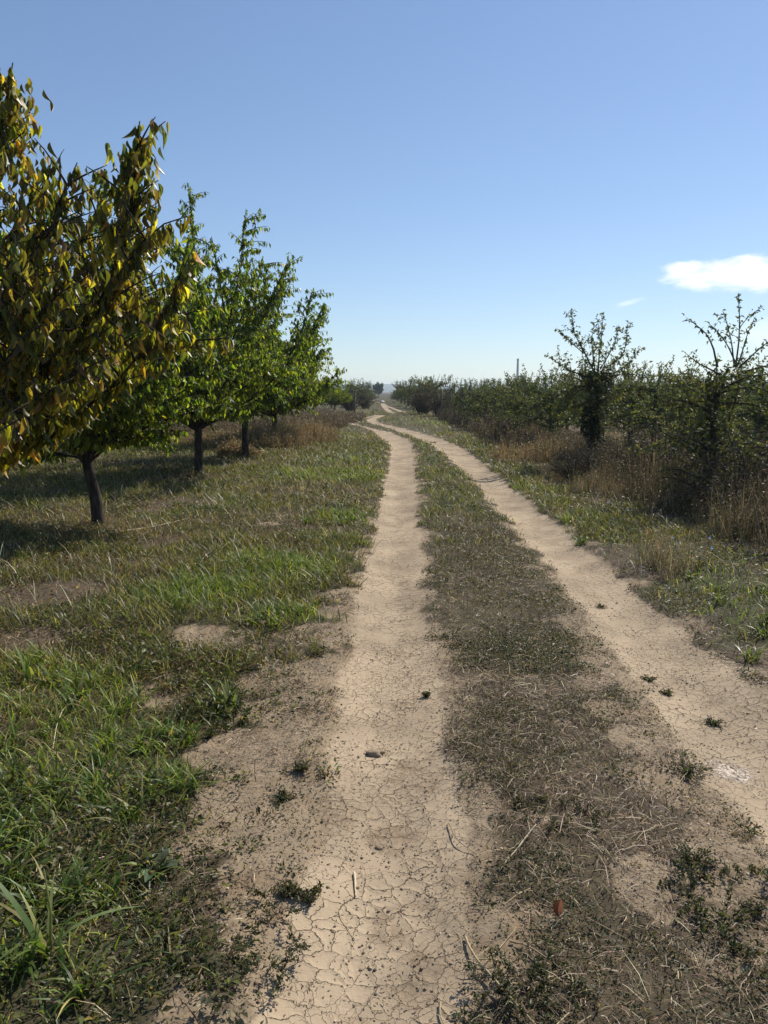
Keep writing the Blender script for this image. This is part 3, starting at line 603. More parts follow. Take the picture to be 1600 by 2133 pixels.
def cherry(seed, H=4.6, Rr=1.8, trunk_h=.85, tr=.085, limbs=7, leaf=(.07, .11), tmpl=LEAF_LO, spacing=.028, pal=None, lean=(0, 0), low=True, dens=1.0, tops=None):
    r = np.random.default_rng(seed); W = MB(); S = []
    top = np.array([lean[0], lean[1], trunk_h]); tp = bez(np.zeros(3) - [0, 0, .15], np.array([lean[0] * .3, lean[1] * .3, trunk_h * .5]), top, 9)
    tube(W, jit(r, tp, .005), np.linspace(tr * 1.25, tr * .95, 9) * (1 + .25 * np.exp(-np.arange(9) * .9)), 10)
    a0 = r.uniform(0, 6.28); specs = []
    for i in range(limbs):
        a = a0 + i * 2.4 + r.normal(0, .25); specs.append((a, Rr * r.uniform(.55, 1.0), H * r.uniform(.68, .95), 1))
    for i in range(5): specs.append((a0 + i * 1.3 + r.normal(0, .3), Rr * r.uniform(.8, 1.05), H * r.uniform(.45, .65), 1))
    specs += [(r.uniform(0, 6.28), Rr * .25, H * 1.0, 1.05)]
    if low: specs += [(a0 + 1 + k * 1.7 + r.normal(0, .3), Rr * r.uniform(.8, 1.0), H * r.uniform(.36, .46), .8) for k in range(4)]
    if tops: specs += tops
    def grow(pts, r0, up, dirv, fork):
        n = len(pts); tube(W, pts, np.linspace(r0, .004, n), 7); leaf_along(r, pts, S, spacing * 1.2, .6)
        for i in range(2, n - 1):
            t = i / n
            for _ in range(3):
                if r.uniform() > .85 * dens: continue
                b = r.uniform(0, 6.28); tan = pts[i] - pts[i - 1]; tan /= np.linalg.norm(tan)
                d = tan * .5 + np.array([math.cos(b), math.sin(b), r.uniform(-.3, .45)]) * .9
                if np.dot(d[:2], dirv[:2]) < -.2 and t > .3: d[:2] *= .7
                Ll = (.55 * (1 - t) + .30) * r.uniform(.4, 1.2) * (Rr / 1.9) * (1 if up else .8) * (1 if fork else .85)
                q = lateral(r, W, pts[i].copy(), d, Ll, .008, S, spacing, .45)
                for j in range(1, len(q) - 1):
                    if r.uniform() < .5 * dens and Ll > .3:
                        b = r.uniform(0, 6.28); dd = (q[j] - q[j - 1]) / np.linalg.norm(q[j] - q[j - 1]) * .7 + np.array([math.cos(b), math.sin(b), r.uniform(-.4, .5)]) * .7
                        lateral(r, W, q[j].copy(), dd, Ll * r.uniform(.25, .5), .005, S, spacing, .5, 3)
        if fork and up:
            for _ in range(2):
                i = int(n * r.uniform(.3, .6)); a = math.atan2(dirv[1], dirv[0]) + r.choice([-1, 1]) * r.uniform(.35, .9); d2 = np.array([math.cos(a), math.sin(a), 0])
                rad2 = np.linalg.norm(pts[-1][:2]) * r.uniform(.75, 1.1) + .15; e = np.array([*(d2[:2] * rad2), pts[-1][2] * r.uniform(.72, .97)]); p0 = pts[i].copy(); L = np.linalg.norm(e - p0)
                grow(jit(r, bez(p0, p0 * .5 + e * .5 + d2 * .15, e, max(6, int(L / .16))), .012), r0 * .55, True, d2, False)
    for a, rad, h, s0 in specs:
        dirv = np.array([math.cos(a), math.sin(a), 0]); p0 = top + [0, 0, r.uniform(-.18, .1) * trunk_h]
        up = h > H * .5
        end = np.array([*(dirv[:2] * rad + top[:2]), h]); mid = p0 + dirv * rad * (.75 if up else .5) + [0, 0, (h - p0[2]) * (.38 if up else .65)]
        L = np.linalg.norm(end - p0); n = max(8, int(L / .16)); grow(jit(r, bez(p0, mid, end, n), .014), tr * .5 * (1 if up else .6), up, dirv, True)
    return W, S
PAL_GREEN = [(5, (.10, .132, .03)), (3, (.14, .18, .038)), (2.5, (.055, .08, .022)), (1.2, (.25, .25, .05)), (.25, (.3, .22, .03))]
PAL_GREEN2 = [(5, (.085, .117, .03)), (3, (.115, .15, .036)), (3, (.05, .075, .024)), (.7, (.22, .23, .045))]
PAL_YELLOW = [(5, (.12, .112, .032)), (3, (.20, .17, .04)), (1.6, (.40, .33, .055)), (.8, (.40, .24, .055)), (1.3, (.15, .095, .05)), (3.5, (.068, .08, .028))]

def place(protos, loc, rz, s, label, group, cat='tree'):
    """copy of a thing with its parts"""
    r0 = protos; o = r0.copy(); sc.collection.objects.link(o); o.location = loc; o.rotation_euler = (0, 0, rz); o.scale = (s, s, s)
    tag(o, label, cat, group)
    for ch in list(r0.children):
        if ch.name not in sc.objects: continue
        c = ch.copy(); sc.collection.objects.link(c); c.parent = o
    return o
def make_tree(name, W, LB, barkm, leafm, loc, rz, s, label, cat='tree', group=None):
    o = empty(name, loc, rz, s); tag(o, label, cat, group)
    W.build('trunk', barkm, o, True); LB.build('crown', leafm, o); return o
def zat(x, y): return float(height(np.array([float(x)]), np.array([float(y)]))[0])

# --- the near yellowing tree; its trunk stands just outside the left edge
def near_tree():
    r = np.random.default_rng(31); W = MB(); S = []; base = np.array([-3.35, 4.15, 0.]); fork = base + [.05, -.02, .8]
    tube(W, jit(r, bez(base - [0, 0, .15], base + [0, 0, .4], fork, 9), .004), np.linspace(.11, .085, 9), 12)
    limbs = [  # polylines of picture points with their distance
        ([(-150, 640, 4.2), (-40, 430, 4.1), (10, 260, 4.1), (32, 130, 4.1)], .03, .5),
        ([(-120, 720, 4.1), (60, 560, 3.9), (130, 430, 3.9), (165, 345, 4.0)], .026, .5),
        ([(-100, 880, 4.1), (120, 740, 4.0), (215, 610, 3.9), (262, 470, 3.9), (288, 330, 3.95), (290, 245, 3.95)], .03, .4),
        ([(-60, 900, 3.9), (130, 840, 3.8), (229, 592, 3.75), (295, 510, 3.75), (322, 455, 3.8), (385, 452, 3.85)], .024, .55),
        ([(-40, 980, 4.1), (180, 850, 4.0), (287, 747, 3.9), (315, 707, 3.9), (340, 625, 3.9), (395, 520, 3.95)], .026, .6),
        ([(287, 747, 3.9), (330, 711, 3.85), (400, 706, 3.8), (475, 698, 3.8)], .012, .32),
        ([(-60, 800, 3.6), (40, 700, 3.4), (110, 600, 3.35), (150, 500, 3.4)], .024, .6),
        ([(-100, 760, 3.9), (0, 645, 3.7), (60, 520, 3.6), (90, 400, 3.7)], .022, .6),
        ([(-90, 960, 3.7), (30, 880, 3.5), (140, 800, 3.4), (200, 740, 3.4)], .02, .6),
        ([(-80, 1010, 4.2), (20, 930, 4.0), (110, 880, 4.0), (180, 850, 4.0)], .018, .45),
        ([(-100, 700, 5.0), (80, 600, 4.9), (180, 480, 4.9), (215, 410, 5.0)], .024, .6),
        ([(-100, 620, 4.6), (-20, 520, 4.6), (60, 400, 4.6), (95, 340, 4.6)], .02, .5),
        ([(-80, 900, 4.9), (120, 760, 5.0), (220, 660, 5.1), (300, 560, 5.1)], .022, .6),
        ([(-90, 930, 3.1), (-10, 900, 3.0), (40, 860, 3.0)], .014, .45),
        ([(-60, 860, 4.4), (140, 700, 4.5), (240, 560, 4.5), (330, 480, 4.5)], .022, .6),
        ([(-60, 700, 3.8), (90, 640, 3.7), (180, 560, 3.7), (230, 500, 3.7)], .02, .6),
        ([(-60, 800, 4.2), (130, 700, 4.2), (260, 640, 4.2), (350, 600, 4.2)], .02, .6),
    ]
    for pl, rad, ll in limbs:
        K = [P(a, b, c) for a, b, c in pl]
        if K[0][0] < -1.5: K = [fork + [0, 0, r.uniform(-.1, .2)], (fork + K[0]) / 2 + [.1, 0, -.08]] + K
        K = np.array(K); cum = np.append(0, np.cumsum(np.linalg.norm(np.diff(K, axis=0), axis=1))); n = max(8, int(cum[-1] / .12)); s = np.linspace(0, cum[-1], n)
        pts = np.stack([np.interp(s, cum, K[:, k]) for k in range(3)], 1)
        for _ in range(2): pts[1:-1] = (pts[:-2] + 2 * pts[1:-1] + pts[2:]) / 4
        pts = jit(r, pts, .006); tube(W, pts, np.linspace(rad * .72, .003, n), 8)
        leaf_along(r, pts[:-2], S, .015, .5); leaf_along(r, pts, S, .03, .8)
        for i in range(int(n * .6), n - 2):
            for _ in range(4): b = r.uniform(0, 6.28); lateral(r, W, pts[i].copy(), np.array([math.cos(b), math.sin(b), .5]), r.uniform(.04, .1), .002, S, .02, .8, 3)
        dirv = norm((K[-1] - K[0])[None])[0]
        for i in range(2, n - 1):
            t = i / n
            if pts[i][0] < -3.1: continue
            for _ in range(3):
                if r.uniform() > (.8 if t < .85 else .4): continue
                b = r.uniform(0, 6.28); tan = pts[i] - pts[i - 1]; tan /= np.linalg.norm(tan)
                d = tan * .6 + np.array([math.cos(b), math.sin(b), r.uniform(-.2, .5)]) * .8
                Ll = ll * r.uniform(.5, 1.25) * (1 - .7 * t) + .07
                en = pts[i] + d / np.linalg.norm(d) * Ll
                if en[2] < 1.36 + max(0, en[0] + 1.75) * .6 or en[0] > -.98 - max(0, 2.0 - en[2]) * .2 + max(0, 4.2 - en[1]) * .08: continue
                q = lateral(r, W, pts[i].copy(), d, Ll, .006, S, .0185, .4)
                if Ll > .25:
                    for jj in range(1, len(q) - 1, 2): b = r.uniform(0, 6.28); lateral(r, W, q[jj].copy(), (q[jj] - q[jj - 1]) / np.linalg.norm(q[jj] - q[jj - 1]) * .6 + np.array([math.cos(b), math.sin(b), r.uniform(-.4, .5)]) * .7, Ll * .4, .004, S, .022, .5, 3)
    for (pa, pb, k, rr_) in (((262, 470, 3.9), (287, 300, 3.95), 330, .05), ((20, 330, 4.1), (30, 165, 4.1), 240, .055), ((95, 420, 3.9), (60, 330, 4.0), 120, .06)):
        A0, B0 = P(*pa), P(*pb); t = r.uniform(0, 1, k)[:, None]; q = A0 + (B0 - A0) * t + r.normal(0, rr_, (k, 3)) * [1, 1, .4]; S.append(np.hstack([q, np.tile(norm((B0 - A0)[None]), (k, 1))]))
    LB = leaves_from(r, S, LEAF_HI, (.042, .10), (.19, .29), PAL_YELLOW, 2.4, .42, .25, keep=.82)
    for mb in (W, LB): mb.V = [v - base for v in mb.V]
    tag(make_tree('cherry_tree', W, LB, M_BARK, M_LEAF, tuple(base), 0, 1, 'nearest fruit tree at the left edge with drooping yellow, orange and brown leaves'), group='fruit trees in the row left of the track')
    print('near leaves', sum(len(v) for v in S))
near_tree()

GL = 'fruit trees in the row left of the track'
def row_tree(seed, px, py, label, pal, **kw):
    x, y = G(px, py); W, S = cherry(seed, pal=pal, **{k: v for k, v in kw.items() if k not in ('lf', 'rz')})
    r = np.random.default_rng(seed + 500); LB = leaves_from(r, S, kw.get('tmpl', LEAF_LO), kw.get('leaf', (.07, .11)), (.36, .5), pal, 1.5, .5)
    print(label[:20], sum(len(v) for v in S))
    return make_tree('cherry_tree', W, LB, M_BARK, M_LEAF, (x, y, zat(x, y)), kw.get('rz', 0), 1, label, 'tree', GL)
row_tree(101, 208, 1092, 'second fruit tree of the left row, green, dark trunk leaning left to a low fork', PAL_GREEN, H=4.0, Rr=1.95, trunk_h=.85, tr=.062, limbs=6, leaf=(.07, .105), tmpl=LEAF_MID, lean=(-.12, 0), tops=[(0.15, 1.75, 1.55, .9), (3.0, 1.0, .95, .9), (3.3, 1.6, 1.5, .9)])
row_tree(102, 415, 988, 'third fruit tree of the left row, tallest green crown with spiky shoots, straight trunk', PAL_GREEN, H=5.25, Rr=2.1, trunk_h=.95, tr=.07, limbs=6, leaf=(.08, .115))
t3 = row_tree(103, 512, 955, 'fourth fruit tree of the left row, green crown against the sky, forked trunk', PAL_GREEN2, H=4.8, Rr=2.0, trunk_h=1.05, tr=.07, limbs=6, leaf=(.085, .125), spacing=.032)
x4, y4 = -3.35, 23.6
t4 = row_tree(104, 0, 0, 'x', PAL_GREEN, H=4.3, Rr=2.2, trunk_h=.9, tr=.075, limbs=6, leaf=(.10, .14), spacing=.042)
t4.location = (x4, y4, zat(x4, y4)); t4['label'] = 'last fruit tree of the left row, yellow-green, trunk in golden grass'
G2 = 'fruit trees in the rows behind on the left'
k = 0
for x, ys_ in ((-8.2, (9.5, 15.5, 20.5, 26, 31.5, 37)), (-13, (15, 21, 27, 33, 39, 45)), (-18, (24, 31, 38, 45, 52))):
    for y in ys_:
        s = [.9, .82, .95, .86][k % 4]; src = (t3, t4)[k % 2]
        xx = x + rng.uniform(-.3, .3); place(src, (xx, y, zat(xx, y)), k * 1.7, s, 'green fruit tree in the %s row from the track on the left' % {-8.2: 'second', -13: 'third', -18: 'fourth'}[x], G2); k += 1

# --- apple orchard on the right
PAL_AP = [(5, (.08, .095, .038)), (3, (.11, .125, .05)), (2, (.045, .055, .028)), (1.5, (.15, .15, .045)), (.5, (.2, .17, .06))]
PAL_AP2 = [(5, (.072, .095, .046)), (3, (.10, .125, .06)), (2, (.045, .06, .032)), (.4, (.13, .13, .04))]
PAL_BR = [(4, (.085, .068, .038)), (3, (.12, .09, .05)), (3, (.05, .05, .026)), (2, (.06, .075, .03))]
def apple(seed, H=2.9, hedge=2.0, trunk_h=.7, tr=.07, Rr=1.0, shoots=10, spacing=.05, stems=16, skirt=.35, shootlen=(.5, 1.0), sp2=.05):
    r = np.random.default_rng(seed); W = MB(); S = []; top = np.array([0, 0, hedge * .85])
    tube(W, jit(r, bez(np.array([0, 0, -.15]), np.array([.03, 0, .6]), top, 10), .01), np.linspace(tr * 1.2, tr * .6, 10), 8)
    for i in range(stems):
        a = r.uniform(0, 6.28); z0 = r.uniform(skirt, hedge * .85); p0 = np.array([0, 0, z0]); rad = Rr * r.uniform(.5, 1.05)
        d = np.array([math.cos(a), math.sin(a), 0]); end = p0 + d * rad + [0, 0, r.uniform(-.35, .5)]; end[2] = min(max(end[2], .15), hedge)
        n = 8; pts = jit(r, bez(p0, p0 + d * rad * .5 + [0, 0, .25], end, n), .015); tube(W, pts, np.linspace(.02, .005, n), 5); leaf_along(r, pts, S, spacing, .2)
        for j in range(1, n):
            for _ in range(2):
                b = r.uniform(0, 6.28); dd = np.array([math.cos(b) * .8, math.sin(b) * .8, r.uniform(-.5, .9)]); q = lateral(r, W, pts[j].copy(), dd, r.uniform(.15, .45), .004, S, spacing, .2, 3)
    for i in range(shoots):
        a = r.uniform(0, 6.28); rad = Rr * r.uniform(0, .8); p0 = np.array([math.cos(a) * rad, math.sin(a) * rad, hedge * r.uniform(.75, .95)]); L = r.uniform(*shootlen)
        end = p0 + np.array([math.cos(a) * L * r.uniform(0, .5), math.sin(a) * L * .3, L]); end[2] = min(end[2], H); n = 8
        pts = jit(r, bez(p0, (p0 + end) / 2 + [0, 0, .05], end, n), .01); tube(W, pts, np.linspace(.009, .003, n), 4); leaf_along(r, pts, S, sp2, .15)
        for j in range(2, n - 1):
            if r.uniform() < .5: b = r.uniform(0, 6.28); lateral(r, W, pts[j].copy(), np.array([math.cos(b) * .6, math.sin(b) * .6, .7]), r.uniform(.1, .25), .003, S, sp2, .1, 3)
    return W, S
def ivy(r, n, z1, rad, name_parent):
    a = r.uniform(0, 6.28, n); z = r.uniform(.1, z1, n); rr = rad * r.uniform(.4, 1.3, n) * (1 + .5 * np.sin(z * 5 + a) + .7 * np.exp(-((z - z1) / .25) ** 2)); p = np.stack([np.cos(a) * rr, np.sin(a) * rr, z], 1)
    d = r.normal(0, .6, (n, 3)); d[:, 2] -= .6; nr = np.stack([np.cos(a), np.sin(a), 0 * a + .3], 1) + r.normal(0, .4, (n, 3)); l = r.uniform(.05, .08, n)
    m = MB(); m.add(*leaves(LEAF_LO, p, d, nr, l, l * .9, pick(r, n, [(4, (.02, .028, .015)), (2, (.03, .04, .02))]))); m.build('ivy', M_APPLE, name_parent)
def branchy(seed, base_y, polys, W, S, sp=.045, ll=.35, base=(0, 0, 0), side=.6):
    r = np.random.default_rng(seed)
    for pl, rad in polys:
        K = np.array([P(a, b, c) for a, b, c in pl]) - base; cum = np.append(0, np.cumsum(np.linalg.norm(np.diff(K, axis=0), axis=1))); n = max(7, int(cum[-1] / .1)); s = np.linspace(0, cum[-1], n)
        pts = np.stack([np.interp(s, cum, K[:, k]) for k in range(3)], 1)
        for _ in range(2): pts[1:-1] = (pts[:-2] + 2 * pts[1:-1] + pts[2:]) / 4
        pts = jit(r, pts, .006); tube(W, pts, np.linspace(rad, .003, n), 5); leaf_along(r, pts, S, sp, .35)
        for j in range(2, n - 1):
            if r.uniform() < side: b = r.uniform(0, 6.28); lateral(r, W, pts[j].copy(), np.array([math.cos(b) * .7, math.sin(b) * .7, .5]), ll * r.uniform(.3, 1) * (1 - .6 * j / n), .004, S, sp, .1, 3)
GA = 'apple trees in the front row right of the track'
def tree_A():
    Y = 16.5; x = (1236 - 800) / F * Y / math.cos(PITCH) * .99; base = np.array([x, Y, zat(x, Y)])
    W, S = apple(201, 2.6, 2.05, tr=.12, Rr=1.25, shoots=9, spacing=.045, stems=17, skirt=.9)
    branchy(3, Y, [([(1240, 780, Y), (1215, 730, Y), (1192, 690, Y), (1190, 642, Y)], .022), ([(1215, 735, Y), (1180, 705, Y), (1158, 682, Y)], .012),
                   ([(1245, 780, Y), (1250, 720, Y), (1258, 650, Y)], .02), ([(1240, 770, Y - .4), (1232, 720, Y - .5), (1238, 672, Y - .5)], .014), ([(1250, 770, Y + .3), (1280, 720, Y + .4), (1288, 682, Y + .4)], .014),
                   ([(1250, 775, Y), (1300, 740, Y - .3), (1308, 672, Y - .3)], .014), ([(1235, 790, Y), (1180, 770, Y), (1140, 740, Y)], .02), ([(1235, 800, Y), (1190, 810, Y - .5), (1160, 850, Y - .5), (1165, 890, Y - .5)], .02),
                   ([(1250, 790, Y), (1310, 760, Y - .4), (1335, 720, Y - .4)], .014), ([(1240, 830, Y), (1200, 850, Y - .6), (1150, 860, Y - .6)], .012)], W, S, .022, .55, base, 1.0)
    r = np.random.default_rng(5); LB = leaves_from(r, S, LEAF_LO, (.055, .09), (.45, .6), PAL_AP, .35, .75)
    o = make_tree('apple_tree', W, LB, M_APBARK, M_APPLE, tuple(base), 0, 1, 'apple tree with a thick dark ivy-clad trunk and sparse upright shoots, right of the track', 'tree', GA); ivy(r, 2900, 2.0, .17, o)
def tree_B():
    Y = 10.8; x = (1480 - 800) / F * Y; base = np.array([x, Y, zat(x, Y)])
    W, S = apple(202, 2.1, 1.85, tr=.04, Rr=1.15, shoots=5, spacing=.032, stems=26, skirt=.1, shootlen=(.2, .4))
    branchy(4, Y, [([(1495, 765, Y), (1480, 700, Y), (1440, 668, Y), (1427, 666, Y)], .016), ([(1535, 760, Y), (1508, 700, Y), (1475, 670, Y)], .012), ([(1530, 765, Y), (1522, 700, Y), (1508, 648, Y)], .013),
                   ([(1532, 765, Y), (1542, 690, Y), (1536, 612, Y)], .014), ([(1535, 765, Y), (1550, 715, Y), (1572, 662, Y)], .012), ([(1543, 680, Y), (1560, 655, Y), (1582, 644, Y)], .006),
                   ([(1540, 765, Y), (1580, 725, Y - .3), (1625, 690, Y - .3)], .014), ([(1545, 775, Y), (1600, 760, Y - .2), (1660, 745, Y - .3)], .016), ([(1500, 780, Y), (1450, 755, Y), (1420, 730, Y)], .014),
                   ([(1490, 900, Y), (1495, 800, Y), (1492, 745, Y)], .016), ([(1510, 900, Y), (1545, 800, Y), (1530, 755, Y)], .018), ([(1480, 1000, Y - .3), (1440, 900, Y - .6), (1430, 820, Y - .6)], .012)], W, S, .032, .3, base, .65)
    r = np.random.default_rng(6); LB = leaves_from(r, S, LEAF_LO, (.045, .075), (.45, .6), PAL_AP, .35, .75)
    o = make_tree('apple_tree', W, LB, M_APBARK, M_APPLE, tuple(base), 0, 1, 'nearest apple tree on the right, bushy to the ground with long arching shoots', 'tree', GA); ivy(r, 350, 1.9, .14, o)
tree_A(); tree_B()
protos = []
for i, (sd, H_, hd, lf) in enumerate([(211, 2.8, 2.15, .08), (212, 2.55, 2.1, .085), (213, 2.95, 2.2, .08), (214, 2.65, 2.15, .09)]):
    W, S = apple(sd, H_, hd, Rr=1.35, shoots=8, spacing=.032, stems=26, skirt=.3, sp2=.035); r = np.random.default_rng(sd); LB = leaves_from(r, S, LEAF_LO, (lf * .8, lf * 1.35), (.45, .6), PAL_AP if i % 2 else PAL_AP2, .4, .75)
    protos.append((W, LB)); print('apple', sum(len(v) for v in S))
rows = [(4.6, 22, 47, 3.2, 'apple tree in the front row right of the track, behind the brown weeds', GA)]
for i, x in enumerate((7.6, 10.8, 14.2, 17.6, 21.5, 26, 31, 37)):
    rows.append((x, x * 1.72, 62, 2.6 + .25 * i, 'leafy dark green apple tree in the %s row from the track on the right' % ['second', 'third', 'fourth', 'fifth', 'sixth', 'seventh', 'eighth', 'ninth'][i], 'apple trees in the rows behind on the right'))
k = 0; first = [None] * 4
def orchard(x, y, s, label, group, rz=None):
    global k
    i = k % 4; rz = rng.uniform(0, 6.28) if rz is None else rz
    if first[i] is None: first[i] = make_tree('apple_tree', *protos[i], M_APBARK, M_APPLE, (x, y, zat(x, y)), rz, s, label, 'tree', group); o = first[i]
    else: o = place(first[i], (x, y, zat(x, y)), rz, s, label, group)
    k += 1; return o
ORD = ['first', 'second', 'third', 'fourth', 'fifth', 'sixth', 'seventh', 'eighth', 'ninth', 'tenth', 'eleventh']
for x, y0, y1, st, lab, gr in rows:
    y = y0; j = 0
    while y < y1:
        if x < 5: lab = ORD[j] + ' apple tree beyond the ivy-clad one in the front row, behind brown weeds'; j += 1
        orchard(x + rng.uniform(-.25, .25), y, rng.uniform(.85, 1.0) * (1 if x > 5 else .9), lab, gr); y += st * rng.uniform(.85, 1.15)
orchard(3.2, 77, 1.1, 'dark green tree standing right of the far track', 'far trees along the track'); 
for x, y, s in [(2.6, 84, 1.1), (3.4, 70, 1.15), (2.5, 93, 1.1), (2.3, 104, 1.15), (2.6, 116, 1.2), (2.2, 130, 1.2), (4.6, 80, 1.2), (5.5, 90, 1.3), (6.5, 72, 1.15), (4.2, 62, 1.1), (4.8, 100, 1.2), (3.9, 125, 1.3)]:
    orchard(x, y, s, 'dark green tree in the far row right of the track', 'far trees along the track')
for x, y, s in [(-7.2, 60, 1.0), (-6.0, 66, 1.05), (-9, 62, 1.05), (-11, 58, 1.1), (-5.0, 74, 1.05), (-3.6, 80, 1.1), (-2.9, 92, 1.1), (-2.5, 104, 1.1), (-2.6, 118, 1.2), (-4.5, 95, 1.1), (-13, 66, 1.2), (-8, 76, 1.15), (-4.6, 112, 1.3), (-2.3, 135, 1.2)]:
    orchard(x, y, s, 'grey-green tree in the far row left of the track', 'far trees along the track')
o = place(t4, (-3.85, 60.5, zat(-3.85, 60.5)), 2.0, .62, 'rounded green tree at the far end of the left side, in front of the hedge', None); o['label'] = 'round green tree past the end of the left row, beside the brown bush'

# --- brown brambly bushes
def bush(seed, Rr=1.3, H=1.6, n=5200, pal=PAL_BR, ls=(.05, .1)):
    r = np.random.default_rng(seed); W = MB(); S = []
    for i in range(46):
        a = r.uniform(0, 6.28); rad = Rr * r.uniform(.2, 1.0); h = H * r.uniform(.45, 1.05) * math.sqrt(max(.1, 1 - (rad / Rr) ** 2 * .6)); p0 = np.array([math.cos(a) * .25, math.sin(a) * .25, -.05]); end = np.array([math.cos(a) * rad, math.sin(a) * rad, h])
        pts = jit(r, bez(p0, np.array([end[0] * .5, end[1] * .5, h * .8]), end, 9), .02); tube(W, pts, np.linspace(.012, .004, 9), 4); leaf_along(r, pts, S, .06, .1)
        for j in range(2, 9):
            for _ in range(2): b = r.uniform(0, 6.28); lateral(r, W, pts[j].copy(), np.array([math.cos(b), math.sin(b), r.uniform(-.2, .8)]), r.uniform(.15, .45), .004, S, .06, .3, 3)
    return W, leaves_from(r, S, LEAF_LO, ls, (.45, .65), pal, .3, .8)
bw = bush(301); b0 = make_tree('bramble_bush', *bw, M_APBARK, M_DRY, (-2.75, 64, 0), 0, 1.15, 'brown brambly bush left of the far track, beside the round green tree', 'bush')
bs = [(-1.75, 74, 1.05, 'brown bush left of the far track, nearest to where it vanishes'), (2.75, 55, 1.15, 'large brown bramble right of the far track, at the bend'), (3.6, 51, 1.1, 'brown bramble behind the grassy verge at the end of the right row'),
      (3.1, 60, 1.3, 'brown bramble just left of the largest one on the right side'), (4.4, 47, .95, 'olive brown bramble among the fence posts on the right')]
for i, (x, y, s, lb) in enumerate(bs): place(b0, (x, y, zat(x, y)), i * 1.3, s, lb, 'brown bushes by the far track', 'bush')
b0['group'] = 'brown bushes by the far track'
bw2 = bush(302, 1.0, 1.1, 4000, [(4, (.035, .035, .02)), (3, (.055, .05, .03)), (2, (.09, .07, .04)), (1, (.06, .09, .03))], (.03, .055))
d0 = make_tree('dark_shrub', *bw2, M_APBARK, M_DRY, (3.45, 13.4, 0), 0, .62, 'low dark shrub in front of the ivy-clad apple tree', 'shrub')
for i, (x, y, s, lb) in enumerate([(4.55, 9.6, .85, 'dark tangled shrub at the foot of the nearest apple tree on the right'), (5.3, 11.6, 1.0, 'dark shrub behind the nearest apple tree at the right edge'), (5.0, 8.6, .7, 'low dark shrub at the right edge in front of the apple tree'),
                                   (4.9, 13.6, 1.0, 'dark shrub between the two front apple trees')]): place(d0, (x, y, zat(x, y)), i * 2.1, s, lb, 'dark shrubs under the apple trees', 'shrub')
d0['group'] = 'dark shrubs under the apple trees'

# --- far dark tree, chimney, hills
W, S = cherry(403, H=7.2, Rr=2.7, trunk_h=1.2, tr=.2, limbs=10, spacing=.3, dens=.8); r = np.random.default_rng(9)
LB = leaves_from(r, S, LEAF_LO, (.35, .6), (.6, .8), [(3, (.03, .05, .022)), (2, (.045, .065, .03))], .2, .9)
fx = (788 - 800) / F * 300; make_tree('dark_tree', W, LB, M_BARK, M_APPLE, (fx, 300, 0), 0, .74, 'distant dark bluish tree closing the far end of the track', 'tree')
def lathe(name, prof, mat, parent, sides=20):
    m = MB(); tube(m, [(0, 0, z) for z, _ in prof], [q for _, q in prof], sides, None, False); return m.build(name, mat, parent, True)
def plain(name, c, rough=.8):
    m = bpy.data.materials.new(name); m.use_nodes = True; pb = m.node_tree.nodes['Principled BSDF']; nt = m.node_tree
    no = nd(nt, 'ShaderNodeTexNoise'); no.inputs['Scale'].default_value = 3; no.inputs['Detail'].default_value = 5; tc = nd(nt, 'ShaderNodeTexCoord'); nt.links.new(tc.outputs['Object'], no.inputs['Vector'])
    mx = nd(nt, 'ShaderNodeMix', data_type='RGBA'); nt.links.new(no.outputs[0], mx.inputs[0]); mx.inputs[6].default_value = (*[k * .8 for k in c], 1); mx.inputs[7].default_value = (*[min(1, k * 1.15) for k in c], 1)
    nt.links.new(mx.outputs[2], pb.inputs['Base Color']); pb.inputs['Roughness'].default_value = rough; return m
M_CONC = plain('concrete', (.3, .3, .32))
ct = P(1079, 747, 620); ch = empty('chimney', (ct[0], 620, 0)); tag(ch, 'tall thin grey chimney standing far off above the right orchard', 'chimney')
lathe('shaft', [(-1, 1.25), (ct[2] * .5, .95), (ct[2] - 1.2, .8)], M_CONC, ch); lathe('rim', [(ct[2] - 1.2, .8), (ct[2] - 1.15, .92), (ct[2] - .1, .92), (ct[2], .7)], M_CONC, ch)
def hills():
    n = 160; x = np.linspace(-3600, 3600, n); V = []; 
    prof = (fbm(x, x * 0, .0012, 4, 3)); hz = 6 + 26 * ss(.25, .8, prof)
    for dy, k in ((-500, 0), (-250, .45), (0, 1), (350, .6), (800, -.1)): V.append(np.stack([x, 2700 + dy + 0 * x, hz * k - 2], 1))
    V = np.array(V); a = (np.arange(4)[:, None] * n + np.arange(n - 1)[None]); Q = np.stack([a, a + 1, a + n + 1, a + n], -1)
    tag(mk('hills', V.reshape(-1, 3), Q.reshape(-1, 4), plain('far_woodland', (.06, .075, .04)), None, None, True), 'low hazy hills on the horizon', 'hills', None, 'structure')
hills()

# --- posts and leaning brace at the end of the right orchard row
def post(px, ytop, ybase, Y, rad, label, lean=0.0, name='wooden_post'):
    a = P(px, ybase, Y); b = P(px + lean, ytop, Y); z0 = zat(a[0], Y); m = MB(); L = b[2] - z0
    pts = np.array([(0, 0, -.3), (0, 0, 0), ((b[0] - a[0]) * .5, 0.01, L * .5), (b[0] - a[0], 0, L)]); tube(m, pts, [rad * 1.05, rad * 1.05, rad, rad * .9], 9)
    o = m.build(name, M_POST); o.location = (a[0], Y, z0); tag(o, label, 'post', 'wooden posts at the end of the right orchard row'); return o
post(979, 804, 880, 38, .075, 'tallest dark wooden post where the leaning brace crosses')
post(966, 809, 868, 41, .05, 'thin wooden post just left of the tallest one', -1)
post(1025, 843, 874, 37, .05, 'short wooden post at the right end of the leaning brace')
post(938, 815, 868, 43, .045, 'thin weathered post among the brambles, second from the left', 1)
